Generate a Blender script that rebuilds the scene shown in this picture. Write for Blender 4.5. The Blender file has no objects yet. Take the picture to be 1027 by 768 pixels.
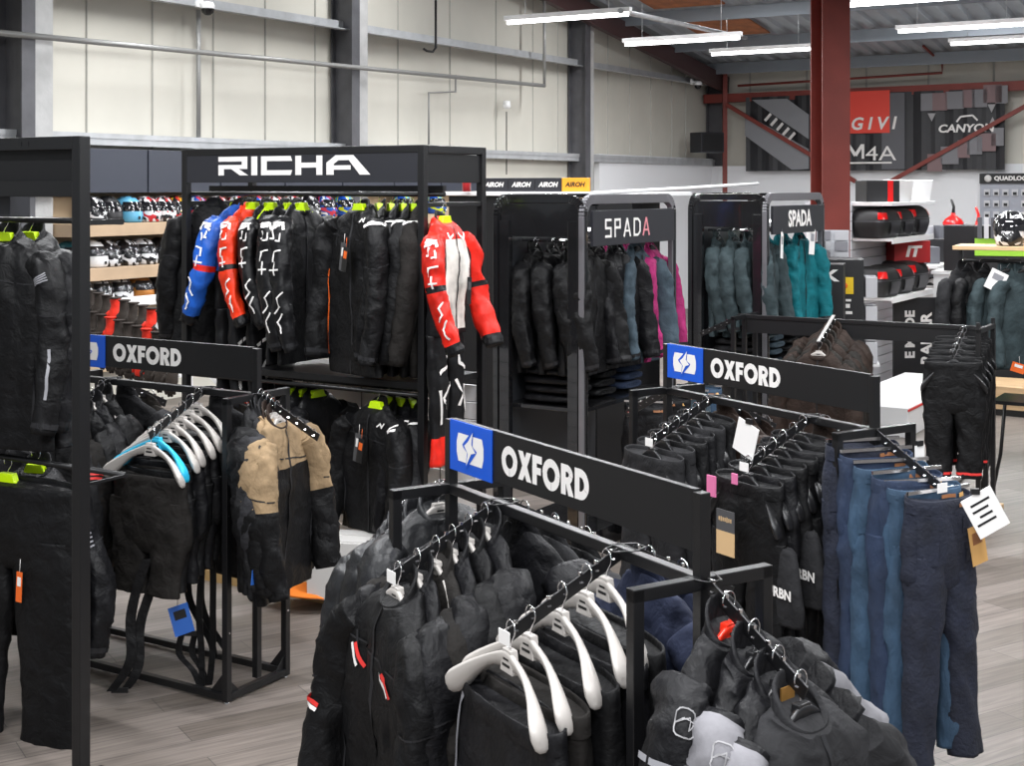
import bpy, math, random
from mathutils import Vector as V, Matrix, noise
PI = math.pi
R = math.radians
sc = bpy.context.scene
COL = sc.collection
F, CX, HY, EYE = 1400.0, 513.5, 188.0, 2.2      # focal length in pixels of the 1027 px wide frame, horizon row, eye height

# ------------------------------------------------------------------ camera, world, lights, exposure
cd = bpy.data.cameras.new('camera'); cam = bpy.data.objects.new('camera', cd); COL.objects.link(cam)
cam.location = (0, 0, EYE); cam.rotation_euler = (R(90), 0, 0)
cd.sensor_width = 36; cd.lens = F / 1027 * 36; cd.shift_y = (HY - 384) / 1027
cd.clip_start = .05; cd.clip_end = 200
sc.camera = cam
sc.view_settings.view_transform = 'Standard'; sc.view_settings.look = 'None'
sc.view_settings.gamma = 1; sc.view_settings.use_curve_mapping = False
sc.view_settings.exposure = 0.0
w = bpy.data.worlds.new('world'); sc.world = w; w.use_nodes = True
w.node_tree.nodes['Background'].inputs[0].default_value = (.86, .93, 1, 1)
w.node_tree.nodes['Background'].inputs[1].default_value = .36
A3 = V((.854, -.52, 0)); B3 = V((.52, .854, 0))          # along the back wall, along the left wall
A1 = V((.52, -.854, 0)); B1 = V((.854, .52, 0))          # front rack's spine and its cross direction
Y3 = math.atan2(A3.y, A3.x); Y1 = math.atan2(A1.y, A1.x)
def tube_light(loc, yaw, power, ln=1.5):  # light of a batten, also used for added fill without any fitting
    l = bpy.data.lights.new('batten_or_fill', 'AREA'); l.shape = 'RECTANGLE'; l.size = ln; l.size_y = .09
    l.energy = power; l.color = (.97, .98, 1)
    o = bpy.data.objects.new('batten_or_fill', l); COL.objects.link(o); o.location = loc; o.rotation_euler = (0, 0, yaw)
LIGHT_Z = 3.98
POWER = 100
LAMPS_SEEN = [(568, 17, 14.6), (683, 40, 16.2), (764.5, 50.5, 18.5), (890, 1, 14.4), (964, 26.5, 16.0), (1010, 40, 18.2)]
LAMPS_NEAR = [V((x, y, LIGHT_Z)) for y in (1.0, 3.6, 6.4, 9.4) for x in (-2.7, .2, 3.1)] + [V((-1.9, 12.0, LIGHT_Z)), V((5.6, 6.4, LIGHT_Z)), V((6.2, 11, LIGHT_Z)), V((2.6, -1.6, LIGHT_Z)), V((-.8, -1.6, LIGHT_Z))]
FILL_HIGH = [V((-2.6, 13, 5.4)), V((-.6, 16, 5.6)), V((2.2, 19.5, 5.1)), V((5.2, 16, 5.6)), V((6.5, 20, 4.95)), V((8, 16, 5.4)), V((3.0, 14, 5.7)), V((9.5, 12, 5.5))]  # added fill lights above the frame, brightening left wall and back of the room

# ------------------------------------------------------------------ helpers
def at(px, py, d): return V(((px - CX) / F * d, d, EYE - (py - HY) / F * d))
def proj(p): return CX + F * p.x / p.y, HY + F * (EYE - p.z) / p.y
def solve(f, px, lo, hi):                     # parameter at which the point f(t) stands at picture column px
    a = proj(f(lo))[0] < px
    for _ in range(40):
        m = (lo + hi) / 2
        if (proj(f(m))[0] < px) == a: lo = m
        else: hi = m
    return lo
def hx(s):
    c = [int(s[i:i + 2], 16) / 255 for i in (0, 2, 4)]
    return tuple(x / 12.92 if x <= .04045 else ((x + .055) / 1.055) ** 2.4 for x in c) + (1,)
MATS = {}
def mat(name, col, rough=.5, metal=0, bump=0, bscale=60, var=0, vscale=8, emit=0, spec=.5, alpha=1, trans=0, sheen=0, coat=0, stretch=(1, 1, 1)):
    if name in MATS: return MATS[name]
    m = bpy.data.materials.new(name); m.use_nodes = True; nt = m.node_tree; b = nt.nodes['Principled BSDF']
    c = hx(col) if isinstance(col, str) else tuple(col) + (1,)
    I = b.inputs
    I['Base Color'].default_value = c; I['Roughness'].default_value = rough; I['Metallic'].default_value = metal
    I['Specular IOR Level'].default_value = spec; I['Alpha'].default_value = alpha; I['Transmission Weight'].default_value = trans
    I['Coat Weight'].default_value = coat
    if sheen: I['Sheen Weight'].default_value = sheen; I['Sheen Roughness'].default_value = .5
    if emit: I['Emission Color'].default_value = c; I['Emission Strength'].default_value = emit
    if bump or var:
        tc = nt.nodes.new('ShaderNodeTexCoord'); mp = nt.nodes.new('ShaderNodeMapping'); mp.inputs['Scale'].default_value = stretch
        nt.links.new(tc.outputs['Object'], mp.inputs[0])
    if bump:
        n = nt.nodes.new('ShaderNodeTexNoise'); n.inputs['Scale'].default_value = bscale; n.inputs['Detail'].default_value = 4; n.inputs['Distortion'].default_value = .4
        bp = nt.nodes.new('ShaderNodeBump'); bp.inputs['Strength'].default_value = bump; bp.inputs['Distance'].default_value = .014
        nt.links.new(mp.outputs[0], n.inputs[0]); nt.links.new(n.outputs[0], bp.inputs['Height']); nt.links.new(bp.outputs[0], I['Normal'])
    if var:
        n = nt.nodes.new('ShaderNodeTexNoise'); n.inputs['Scale'].default_value = vscale; n.inputs['Detail'].default_value = 4
        mx = nt.nodes.new('ShaderNodeMix'); mx.data_type = 'RGBA'
        mx.inputs[6].default_value = tuple(x * (1 - var) for x in c[:3]) + (1,); mx.inputs[7].default_value = tuple(min(1, x * (1 + var)) for x in c[:3]) + (1,)
        rp = nt.nodes.new('ShaderNodeMapRange'); rp.inputs[1].default_value = .3; rp.inputs[2].default_value = .7
        nt.links.new(mp.outputs[0], n.inputs[0]); nt.links.new(n.outputs[0], rp.inputs[0]); nt.links.new(rp.outputs[0], mx.inputs[0]); nt.links.new(mx.outputs[2], I['Base Color'])
    MATS[name] = m
    return m
def fab(name, col, rough=.56, bump=1.0, bscale=15, var=.35, sheen=0, spec=.2):
    return mat(name, col, rough, 0, bump, bscale, var, 9, sheen=sheen, spec=spec)

class MB:
    def __init__(s): s.v, s.f, s.m, s.s, s.g = [], [], [], [], []
    def add(s, vs, fs, m=0, smooth=False):
        o = len(s.v); s.v += [tuple(p) for p in vs]; s.g.append((o, len(s.f)))
        for f in fs: s.f.append(tuple(o + i for i in f)); s.m.append(m); s.s.append(smooth)
    def box(s, c, d, rot=None, m=0):
        c = V(c); h = [x / 2 for x in d]; rot = rot or Matrix.Identity(3)
        vs = [c + rot @ V((x * h[0], y * h[1], z * h[2])) for z in (-1, 1) for y in (-1, 1) for x in (-1, 1)]
        s.add(vs, [(0, 2, 3, 1), (4, 5, 7, 6), (0, 1, 5, 4), (2, 6, 7, 3), (0, 4, 6, 2), (1, 3, 7, 5)], m); return s
    def bar(s, p, q, w, h, m=0, up=(0, 0, 1)):
        p, q = V(p), V(q); x = (q - p); L = x.length; x = x / L; up = V(up)
        if abs(x.dot(up)) > .98: up = V((0, 1, 0))
        y = up.cross(x).normalized(); z = x.cross(y)
        return s.box((p + q) / 2, (L, w, h), Matrix((x, y, z)).transposed(), m)
    def tube(s, pts, r, m=0, n=8, cap=True):
        pts = [V(p) for p in pts]; rs = r if isinstance(r, (list, tuple)) else [r] * len(pts)
        t0 = (pts[1] - pts[0]).normalized(); a = t0.orthogonal().normalized(); vs = []
        for i, p in enumerate(pts):
            t = (pts[min(i + 1, len(pts) - 1)] - pts[max(i - 1, 0)]).normalized()
            a = (a - t * a.dot(t)).normalized(); b = t.cross(a)
            vs += [p + (a * math.cos(2 * PI * k / n) + b * math.sin(2 * PI * k / n)) * rs[i] for k in range(n)]
        fs = [(i * n + k, i * n + (k + 1) % n, (i + 1) * n + (k + 1) % n, (i + 1) * n + k) for i in range(len(pts) - 1) for k in range(n)]
        s.add(vs, fs, m, True)
        if cap:
            o = len(s.v) - len(vs); L = len(pts) - 1
            s.f += [tuple(o + k for k in range(n - 1, -1, -1)), tuple(o + L * n + k for k in range(n))]; s.m += [m, m]; s.s += [False, False]
        return s
    def prism(s, pts, ext, m=0):             # planar outline pushed along ext
        pts = [V(p) for p in pts]; e = V(ext); n = len(pts)
        s.add(pts + [p + e for p in pts], [tuple(range(n - 1, -1, -1)), tuple(range(n, 2 * n))] + [(i, (i + 1) % n, n + (i + 1) % n, n + i) for i in range(n)], m); return s
    def poly(s, pts, m=0): s.add([V(p) for p in pts], [tuple(range(len(pts)))], m); return s
    def lathe(s, prof, c=(0, 0, 0), n=16, m=0):
        c = V(c); vs = [c + V((r * math.cos(2 * PI * k / n), r * math.sin(2 * PI * k / n), z)) for r, z in prof for k in range(n)]
        s.add(vs, [(i * n + k, i * n + (k + 1) % n, (i + 1) * n + (k + 1) % n, (i + 1) * n + k) for i in range(len(prof) - 1) for k in range(n)], m, True)
        return s
    def each(s, name, mats, parent=None, bevel=0):          # one object per added piece
        s.g.append((len(s.v), len(s.f))); out = []
        for (v0, f0), (v1, f1) in zip(s.g, s.g[1:]):
            q = MB(); q.v = s.v[v0:v1]; q.f = [tuple(i - v0 for i in f) for f in s.f[f0:f1]]; q.m = s.m[f0:f1]; q.s = s.s[f0:f1]; out.append(q.build(name, mats, parent, bevel))
        return out
    def build(s, name, mats, parent=None, bevel=0, loc=None, yaw=0, seg=2):
        me = bpy.data.meshes.new(name); me.from_pydata(s.v, [], s.f)
        for x in (mats if isinstance(mats, (list, tuple)) else [mats]): me.materials.append(x)
        me.polygons.foreach_set('material_index', s.m); me.polygons.foreach_set('use_smooth', s.s); me.update()
        o = bpy.data.objects.new(name, me); COL.objects.link(o)
        if parent: o.parent = parent
        if loc is not None: o.location = loc; o.rotation_euler = (0, 0, yaw)
        if bevel:
            b = o.modifiers.new('bevel', 'BEVEL'); b.width = bevel; b.segments = seg; b.limit_method = 'ANGLE'; b.angle_limit = R(40)
        return o
def tag(o, label, cat, group=None):
    o['label'] = label; o['category'] = cat
    if group: o['group'] = group
    return o
def thing(name, label, cat, loc=(0, 0, 0), yaw=0, group=None):
    o = bpy.data.objects.new(name, None); COL.objects.link(o); o.location = loc; o.rotation_euler = (0, 0, yaw); o.empty_display_size = .1
    return tag(o, label, cat, group)
def struct(o): o['kind'] = 'structure'; return o

def cat4(p0, p1, p2, p3, t):
    return p1 + .5 * t * ((p2 - p0) + t * ((2 * p0 - 5 * p1 + 4 * p2 - p3) + t * (3 * (p1 - p2) + p3 - p0)))
def sp(c, p): return math.copysign(abs(c) ** p, c)
class Loft:
    """closed skin through oval sections (centre, half axis, half axis); creases come from 3-D noise"""
    def __init__(s, secs, amp=0, fr=(8, 8, 8), seed=0, pw=1, warp=None):
        s.q = [(V(a), V(b), V(c)) for a, b, c in secs]; s.amp, s.fr, s.sd, s.pw, s.warp = amp, fr, V((seed * 7.31, seed * 3.17, seed * 1.7)), pw, warp
    def P(s, u, v):
        n = len(s.q); t = min(max(v, 0), 1) * (n - 1); i = min(int(t), n - 2); t -= i
        k = (max(i - 1, 0), i, i + 1, min(i + 2, n - 1))
        c, a, b = (cat4(*(s.q[j][w_] for j in k), t) for w_ in range(3))
        th = 2 * PI * u; cu, su = sp(math.cos(th), s.pw), sp(math.sin(th), s.pw)
        off = a * cu + b * su; p = c + off
        if s.amp:
            q = V((p.x * s.fr[0], p.y * s.fr[1], p.z * s.fr[2])) + s.sd
            q.z += .6 * q.x + .8 * noise.noise(q * .35); d = .5 * noise.noise(q * .55) + 1.5 * (.2 - abs(noise.noise(q + V((5, 3, 1))))) + .8 * (.2 - abs(noise.noise(q * 1.9))) + .3 * noise.noise(q * 3.3)
            L = off.length
            if L > 1e-5: p = p + off * (s.amp * d / L)
        if s.warp: p = s.warp(p)
        return p
    def N(s, u, v):
        e = .004; v0, v1 = max(v - e, 0), min(v + e, 1)
        n = (s.P(u + e, v) - s.P(u - e, v)).cross(s.P(u, v1) - s.P(u, v0))
        n = n.normalized() if n.length > 1e-12 else V((0, 0, 1))
        return n if n.dot(s.P(u, v) - s.P(u + .5, v)) > 0 else -n
    def skin(s, mb, nu, nv, mf=None, m=0, cap=(True, True)):
        vs = [s.P(k / nu, j / nv) for j in range(nv + 1) for k in range(nu)]; o = len(mb.v); mb.v += [tuple(p) for p in vs]
        for j in range(nv):
            for k in range(nu):
                mb.f.append((o + j * nu + k, o + j * nu + (k + 1) % nu, o + (j + 1) * nu + (k + 1) % nu, o + (j + 1) * nu + k))
                mb.m.append(mf((k + .5) / nu, (j + .5) / nv) if mf else m); mb.s.append(True)
        for e, j in ((0, 0), (1, nv)):
            if cap[e]:
                ring = [o + j * nu + k for k in range(nu)]
                mb.f.append(tuple(ring[::-1] if e == 0 else ring)); mb.m.append(mf(.5, e * .999) if mf else m); mb.s.append(False)
        return mb
    def stroke(s, mb, pts, wd, eps=.004, m=0, k=5):
        for (u0, v0), (u1, v1) in zip(pts, pts[1:]):
            vs = []
            L = (s.P(u1, v1) - s.P(u0, v0)).length
            ex = min(.3, wd * .5 / max(L, .01))
            for i in range(k + 1):
                t = -ex + (1 + 2 * ex) * i / k; u, v = u0 + (u1 - u0) * t, min(max(v0 + (v1 - v0) * t, .003), .997)
                n = s.N(u, v); d = s.P(u + (u1 - u0) * .03, v + (v1 - v0) * .03) - s.P(u - (u1 - u0) * .03, v - (v1 - v0) * .03)
                sd = n.cross(d).normalized() * wd / 2; p = s.P(u, v) + n * eps
                vs += [p - sd, p + sd]
            mb.add(vs, [(2 * i, 2 * i + 1, 2 * i + 3, 2 * i + 2) for i in range(k)], m, True)
        return mb
    def patch(s, mb, u0, u1, v0, v1, eps=.004, m=0, k=6, skew=0):
        vs = []
        for j in range(k + 1):
            for i in range(k + 1):
                v = v0 + (v1 - v0) * j / k; u = u0 + (u1 - u0) * i / k + skew * (j / k - .5)
                vs.append(s.P(u, v) + s.N(u, v) * eps)
        mb.add(vs, [(j * (k + 1) + i, j * (k + 1) + i + 1, (j + 1) * (k + 1) + i + 1, (j + 1) * (k + 1) + i) for j in range(k) for i in range(k)], m, True); return mb

# ------------------------------------------------------------------ lettering (strokes in a unit cell, drawn on the plane y = 0 facing -y)
def ring(cx, cz, rx, rz, t, a0=0, a1=360, n=28):
    out = []
    for i in range(n):
        b0, b1 = R(a0 + (a1 - a0) * i / n), R(a0 + (a1 - a0) * (i + 1) / n)
        P = lambda a, k: (cx + (rx - k) * math.cos(a), cz + (rz - k) * math.sin(a))
        out.append([P(b0, 0), P(b1, 0), P(b1, t), P(b0, t)])
    return out
def seg(a, b, t):
    d = V((b[0] - a[0], b[1] - a[1])); n = V((-d.y, d.x)).normalized() * t / 2
    return [(a[0] + n.x, a[1] + n.y), (b[0] + n.x, b[1] + n.y), (b[0] - n.x, b[1] - n.y), (a[0] - n.x, a[1] - n.y)]
def rect(x0, z0, x1, z1): return [(x0, z0), (x1, z0), (x1, z1), (x0, z1)]
HEAVY = {   # heavy geometric capitals
    'O': (1.06, ring(.53, .5, .53, .53, .28)),
    'X': (.86, [[(0, 1), (.31, 1), (.86, 0), (.55, 0)], [(.55, 1), (.86, 1), (.31, 0), (0, 0)]]),
    'F': (.62, [rect(.02, 0, .3, 1), rect(.02, .74, .62, 1), rect(.02, .36, .56, .6)]),
    'R': (.76, [rect(.02, 0, .3, 1)] + ring(.38, .68, .34, .32, .23, -90, 90, 14) + [rect(.28, .77, .4, 1), rect(.28, .36, .4, .59), [(.3, .42), (.56, .42), (.78, 0), (.46, 0)]]),
    'D': (.84, [rect(.02, 0, .3, 1)] + ring(.34, .5, .5, .5, .27, -90, 90, 18) + [rect(.28, .73, .36, 1), rect(.28, 0, .36, .27)])}
def thin(t): # thin spaced square capitals
    return {'S': (.62, [rect(0, 1 - t, .6, 1), rect(0, .5, t, 1), rect(0, .5 - t / 2, .6, .5 + t / 2), rect(.6 - t, 0, .6, .5), rect(0, 0, .6, t)]),
            'P': (.62, [rect(0, 0, t, 1), rect(0, 1 - t, .6, 1), rect(.6 - t, .45, .6, 1), rect(0, .45, .6, .45 + t)]),
            'A': (.74, [seg((.05, 0), (.36, 1), t), seg((.67, 0), (.36, 1), t), rect(.18, .26, .56, .26 + t * .8)]),
            'D': (.66, [rect(0, 0, t, 1), rect(0, 1 - t, .45, 1), rect(0, 0, .45, t), seg((.43, 1 - t / 2), (.63, .76), t), seg((.63, .78), (.63, .22), t), seg((.63, .24), (.43, t / 2), t)])}
WIDE = {     # wide technical capitals of the tall sign
    'R': (1.5, [rect(0, 0, .28, .52), rect(0, .74, 1.45, 1), rect(1.17, .4, 1.45, 1), rect(0, .34, 1.45, .56), [(.62, .36), (1.0, .36), (1.5, 0), (1.08, 0)]]),
    'I': (.34, [rect(0, 0, .3, 1)]),
    'C': (1.5, [rect(0, .0, .28, 1), [(0, .74), (1.5, .74), (1.42, 1), (0, 1)], [(0, 0), (1.42, 0), (1.5, .26), (0, .26)]]),
    'H': (1.3, [rect(0, 0, .28, 1), rect(.98, 0, 1.26, 1), rect(0, .38, 1.26, .64)]),
    'A': (1.9, [[(0, 0), (.34, 0), (.34, .55), (.55, .74), (1.0, .74), (1.15, 1), (.42, 1), (0, .62)], rect(.34, .26, 1.1, .48), [(.85, 1), (1.22, 1), (1.98, 0), (1.5, 0)]])}
def letters(mb, txt, font, x, z, h, y=0, gap=.12, sx=1, m=0, shear=0):
    for ch in txt:
        wd, polys = font[ch]
        for i, p in enumerate(polys): mb.poly([(x + (a * sx + shear * b) * h, y - .00012 * (i % 7), z + b * h) for a, b in p], m)
        x += (wd * sx + gap) * h
    return x
def text(body, size, loc, mats, parent, name='lettering', sx=1, yaw=0, bold=0, align='CENTER', tilt=0, shear=0):
    cu = bpy.data.curves.new(name, 'FONT'); cu.body = body; cu.size = size; cu.offset = bold; cu.align_x = align; cu.align_y = 'CENTER'; cu.shear = shear; cu.resolution_u = 3
    t = bpy.data.objects.new('tmp', cu); COL.objects.link(t)
    dg = bpy.context.evaluated_depsgraph_get(); dg.update()
    me = bpy.data.meshes.new_from_object(t.evaluated_get(dg)); bpy.data.objects.remove(t); me.name = name
    me.transform(Matrix.Rotation(yaw, 4, 'Z') @ Matrix.Rotation(tilt, 4, 'Y') @ Matrix.Rotation(PI / 2, 4, 'X') @ Matrix.Diagonal((sx, 1, 1, 1)))
    me.materials.clear(); me.materials.append(mats)
    o = bpy.data.objects.new(name, me); COL.objects.link(o); o.location = loc
    if parent: o.parent = parent
    return o

# ------------------------------------------------------------------ materials
M_steel = mat('black_powder_coat', (.006, .006, .0068), .38, 0, .05, 300, spec=.5)
M_panel = mat('black_panel', (.007, .007, .008), .45, spec=.4)
M_char = mat('charcoal_panel', '23242a', .45)
M_chrome = mat('chrome', (.8, .8, .82), .15, 1)
M_white = mat('white_print', 'e6e3e0', .5)
M_blue = mat('logo_blue', '0f52c4', .4)
M_hang = mat('pale_hanger_plastic', 'b9b4af', .3, spec=.5)
M_neon = mat('neon_hanger_plastic', 'c8ee08', .35)
M_cyan = mat('cyan_hanger_plastic', '2fb4dc', .3)
M_redh = mat('red_hanger_plastic', 'e8321c', .3)
M_blackh = mat('black_hanger_plastic', '1b1b1d', .35)
M_ink = mat('black_print', '101012', .5)
M_paper = mat('white_card', 'e8e6e4', .6)
M_kraft = mat('kraft_card', 'c79a5c', .7)
M_tan = mat('tan_card', 'c9a87c', .7)
M_orange = mat('orange_card', 'e2631c', .6)
M_greytag = mat('grey_card', '4a4a4c', .5)
M_pink = mat('pink_card', 'd3709d', .6)
K = fab('black_textile', (.0045, .0045, .0051)); K2 = fab('black_softshell', (.0062, .0062, .0074), .5)
K3 = fab('charcoal_textile', (.0165, .0165, .018), .8); KL = fab('black_leather', (.009, .0095, .011), .42, .8, 14, spec=.4)
KB = fab('warm_black_textile', (.013, .0115, .0105), .8)
NAVY = fab('navy_textile', (.019, .024, .047), .8); GREY = fab('grey_textile', '78777b', .75, .25); MID = fab('mid_grey_textile', '2b2b2e', .7)
KHAKI = fab('khaki_textile', '8a755a', .8); BROWN = fab('brown_waxed', '2b211c', .7); OLIVE = fab('dark_olive', '23201d', .7)
TEAL = fab('teal_softshell', '11646d', .75); SLATE = fab('slate_green', '343f42', .8); PINK = fab('magenta_softshell', '94285f', .75)
STEEL = fab('steel_blue_textile', '3d4a53', .75)
SBLUE = fab('blue_leather', '1f55ae', .4, .5, 14, spec=.3); SRED = fab('red_leather', 'cf2418', .4, .5, 14, spec=.3); SORG = fab('orange_red_leather', 'de3616', .4, .5, 14, spec=.3)
SWHT = fab('white_leather', 'd2cdc6', .4, .2); BLK = fab('black_race_leather', (.008, .008, .009), .42, .5, 16, spec=.25)
DENIM = mat('mid_blue_denim', '2a4157', .85, 0, .4, 60, .28, 12, stretch=(1, 1, .4)); DENIM2 = mat('dark_blue_denim', '1c2a42', .85, 0, .4, 60, .3, 12, stretch=(1, 1, .4)); DENIM3 = mat('deep_navy_denim', '151a2a', .85, 0, .4, 60, .3, 12)
M_refl = mat('reflective_grey', '8d8d92', .4); M_redp = mat('red_print', 'd8332f', .5); M_out = mat('grey_outline_print', '8f8e90', .5)
M_zip = mat('zip_tape', (.02, .02, .022), .5, spec=.2); M_belt = mat('brown_leather_patch', '8a5a37', .6); M_gold = mat('gold_print', 'b98a4a', .35, .6)
# ------------------------------------------------------------------ clothing builders (origin = where the hook rests on the rail, front faces -y)
HM = {'white': M_hang, 'neon': M_neon, 'cyan': M_cyan, 'red': M_redh, 'black': M_blackh}
def hanger(label, loc, yaw, kind='white', group=None, sc_=1.0, detail=True, drop=0):
    t = thing('clothes_hanger', label, 'hanger', loc, yaw, group)
    MB().tube([(.021 * math.cos(R(a)), 0, -.019 + .021 * math.sin(R(a))) for a in range(200, -1, -20)] + [(.019, 0, -.03), (.006, 0, -.046), (0, 0, -.056), (0, 0, -.075)], .0019, 0, 6).build('hook', M_chrome, t)
    b = MB(); k = sc_ * (1 - drop)
    S = [((x, -.9 * x * x - .002, z - drop * 3.6 * max(abs(x) - .035, 0)), (0, d, 0), (0, -.3 * h, h)) for x, z, h, d in
         [(-.226 * k, -.208, .008, .006), (-.218 * k, -.204, .028, .021), (-.19 * k, -.184, .031, .023), (-.14 * k, -.145, .021, .015), (-.085 * k, -.113, .015, .010), (-.03, -.097, .021, .010),
          (0, -.094, .024, .010), (.03, -.097, .021, .010), (.085 * k, -.113, .015, .010), (.14 * k, -.145, .021, .015), (.19 * k, -.184, .031, .023), (.218 * k, -.204, .028, .021), (.226 * k, -.208, .008, .006)]]
    Loft(S, pw=.8).skin(b, 10, 26)
    b.prism([(-.031, -.0125, -.122), (.031, -.0125, -.122), (.02, -.0125, -.066), (-.02, -.0125, -.066)], (0, .021, 0))
    if kind == 'neon': b.prism([(-.062, -.017, -.128), (.062, -.017, -.128), (.036, -.017, -.062), (-.036, -.017, -.062)], (0, .03, 0))
    b.build('hanger_body', HM[kind], t, .002)
    if detail:
        MB().poly([(-.013, -.0135, -.092), (.013, -.0135, -.092), (.013, -.0135, -.077), (-.013, -.0135, -.077)]).poly([(-.018, -.0135, -.107), (.018, -.0135, -.107), (.018, -.0135, -.1), (-.018, -.0135, -.1)]).build('logo_print', M_ink, t)
    return t
def bend(p): return V((p.x, p.y - .75 * min(p.x * p.x, .07), p.z))
def sleeve_loft(s, wid, fwd, seed, zl, amp=.010, out=0, puff=1.0):
    C = [(.16, .0, -.172), (.204, -.002, -.208), (.235, -.008, -.285), (.253 + out * .4, -.015, -.39), (.265 + out * .8, -.02 - fwd * .3, -.5), (.262 + out, -.025 - fwd, -.63), (.25 + out, -.03 - fwd * 1.9, -.775)]
    Rr = [(.05, .066), (.064, .074), (.066, .074), (.06, .068), (.059, .066), (.052, .058), (.043, .047)]
    q = [V((s * (x * wid), y, z if z > -.3 else -.3 + (z + .3) * zl)) for x, y, z in C]; secs = []
    for i, c in enumerate(q):
        t = (q[min(i + 1, 6)] - q[max(i - 1, 0)]).normalized(); ay = V((0, 1, 0)); ay = (ay - t * ay.dot(t)).normalized(); ax = ay.cross(t).normalized()
        if ax.x * s < 0: ax = -ax
        secs.append((c, ax * Rr[i][0] * puff, ay * Rr[i][1] * puff))
    return Loft(secs, amp, (13, 13, 7), seed, .9, bend)
def torso_loft(wid, dk, seed, ln, amp=.012, taper=1.0):
    T = [(-.82, .236, .07), (-.805, .242, .08), (-.64, .236, .085), (-.47, .238, .095), (-.35, .232, .1), (-.275, .224, .094), (-.205, .206, .084), (-.148, .165, .074), (-.108, .118, .066), (-.088, .078, .058)]
    secs = []
    for i, (z, a, d) in enumerate(T):
        zz = z if z > -.3 else -.3 + (z + .3) * ln
        a *= wid * (taper if i < 3 else 1)
        secs.append(((0, 0, zz), (a, 0, 0), (0, d * dk, .028 if i > 7 else (.012 if i == 7 else 0))))
    return Loft(secs, amp, (10, 10, 4), seed, .82, bend)
def hang_tag(t, p, w_=.045, h=.08, m=M_greytag, m2=None, rot=0, nm='hang_tag'):
    r = Matrix.Rotation(rot, 3, 'Y'); p = V(p); b = MB()
    b.box(p + r @ V((0, 0, -h / 2)), (w_, .002, h), r); o = b.build(nm, m, t)
    c = MB(); c.box(p + r @ V((0, -.0016, -h * .32)), (w_ * .6, .0012, h * .3), r); c.tube([p, p + V((0, .004, .05))], .0012, 0, 4); c.build('tag_print', m2 or M_white, o)
    return o
def jacket(label, loc, yaw, body=K, sl=None, collar=None, dk=.75, wid=1.0, ln=1.0, slen=1.0, seed=0, group=None, gfx=(), fwd=.03, out=0, hi=True, name='motorcycle_jacket', cat='jacket', bmf=None, smf=None, mats=None, puff=1.0, legs=None, collar_h=.05, amp=1.0, t=None):
    t = t or thing(name, label, cat, loc, yaw, group); sl = sl or body; q = 1 if hi else .6
    TL = torso_loft(wid, dk, seed, ln, .023 * amp, .8 if legs else 1)
    ml = mats or [body, sl]
    TL.skin(MB(), int(48 * q), int(46 * q), bmf).build('torso', ml, t)
    SL = {}
    for s, nm in ((-1, 'L'), (1, 'R')):
        SL[nm] = sleeve_loft(s, wid, fwd, seed + s * .37, slen, .019 * amp, out, puff)
        o = SL[nm].skin(MB(), int(22 * q), int(40 * q), smf, 0 if smf else (1 if not mats and sl is not body else 0)).build('sleeve', ml, t)
    z0 = -.093
    cl = Loft([((0, 0, z0 - .012), (.076 * wid, 0, 0), (0, .058 * max(dk, .6), .02)), ((0, .0, z0 + collar_h * .35), (.07, 0, 0), (0, .056 * max(dk, .6), .036)), ((0, .004, z0 + collar_h * .6), (.065, 0, 0), (0, .055 * max(dk, .6), .05)),
               ((0, .004, z0 + collar_h * .6 - .004), (.053, 0, 0), (0, .047 * max(dk, .6), .05)), ((0, .0, z0 + .0), (.057, 0, 0), (0, .05 * max(dk, .6), .022))], .003, (20, 20, 20), seed, .9)
    cl.skin(MB(), int(24 * q), 12, None, 0, (False, False)).build('collar', collar or body, t)
    if hi:
        TL.stroke(MB(), [(.75, .985), (.75, .6), (.75, .02)], .011, .003, 0, 10).build('zip', M_zip, t)
        if name == 'motorcycle_jacket':
            b = MB(); TL.stroke(b, [(.60, .30), (.625, .16)], .009, .003); TL.stroke(b, [(.90, .30), (.875, .16)], .009, .003); TL.stroke(b, [(.66, .66), (.69, .54)], .008, .003); b.each('pocket_zip', M_zip, t)
            b = MB(); TL.stroke(b, [(.5 + k / 28, .60 + .03 * math.sin(k * .45)) for k in range(15)], .006, .002, 0, 2); b.build('yoke_seam', M_zip, t)
            for nm in 'LR': SL[nm].stroke(MB(), [(k / 10 - .3, .47 + .02 * math.sin(k)) for k in range(7)], .006, .002, 0, 2).build('elbow_seam', M_zip, t)
        for nm in 'LR': SL[nm].stroke(MB(), [(u / 12, .955) for u in range(0, 13)], .022, .0025, 0, 2).build('cuff', M_zip if not smf else ml[0], t)
    for g in gfx:
        L = TL if g[0] == 'B' else SL[g[0]]; b = MB()
        if g[1] == 's':
            for line in g[2]: L.stroke(b, line, g[3], .0045)
        else:
            for pp in g[2]: L.patch(b, *pp, eps=g[3])
        (b.each if g[5] == 'white_dashes' else b.build)(g[5].replace('dashes', 'dash'), g[4], t)
    if legs: legs(t)
    t_ = (t, TL, SL)
    return t_
def leg_lofts(z0, wid, seed, ln, dk, spread=.0, cr=.3, amp=.018):
    out = []
    for s in (-1, 1):
        g = ln / .98; S = [(.1, z0 - .2 * min(g, 1), .098, .075), (.102, z0 - cr * g, .098, .075), (.105, z0 - .45 * g, .094, .07), (.108 + spread * .5, z0 - .62 * g, .084, .062), (.11 + spread, z0 - .82 * g, .078, .056), (.112 + spread * 1.5, z0 - ln, .082, .055)]
        out.append(Loft([((s * x * wid, -.004 * i, z), (a * wid, 0, 0), (0, d * dk, 0)) for i, (x, z, a, d) in enumerate(S)], amp, (11, 11, 5), seed + s * .3, .85, None))
    return out
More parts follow.
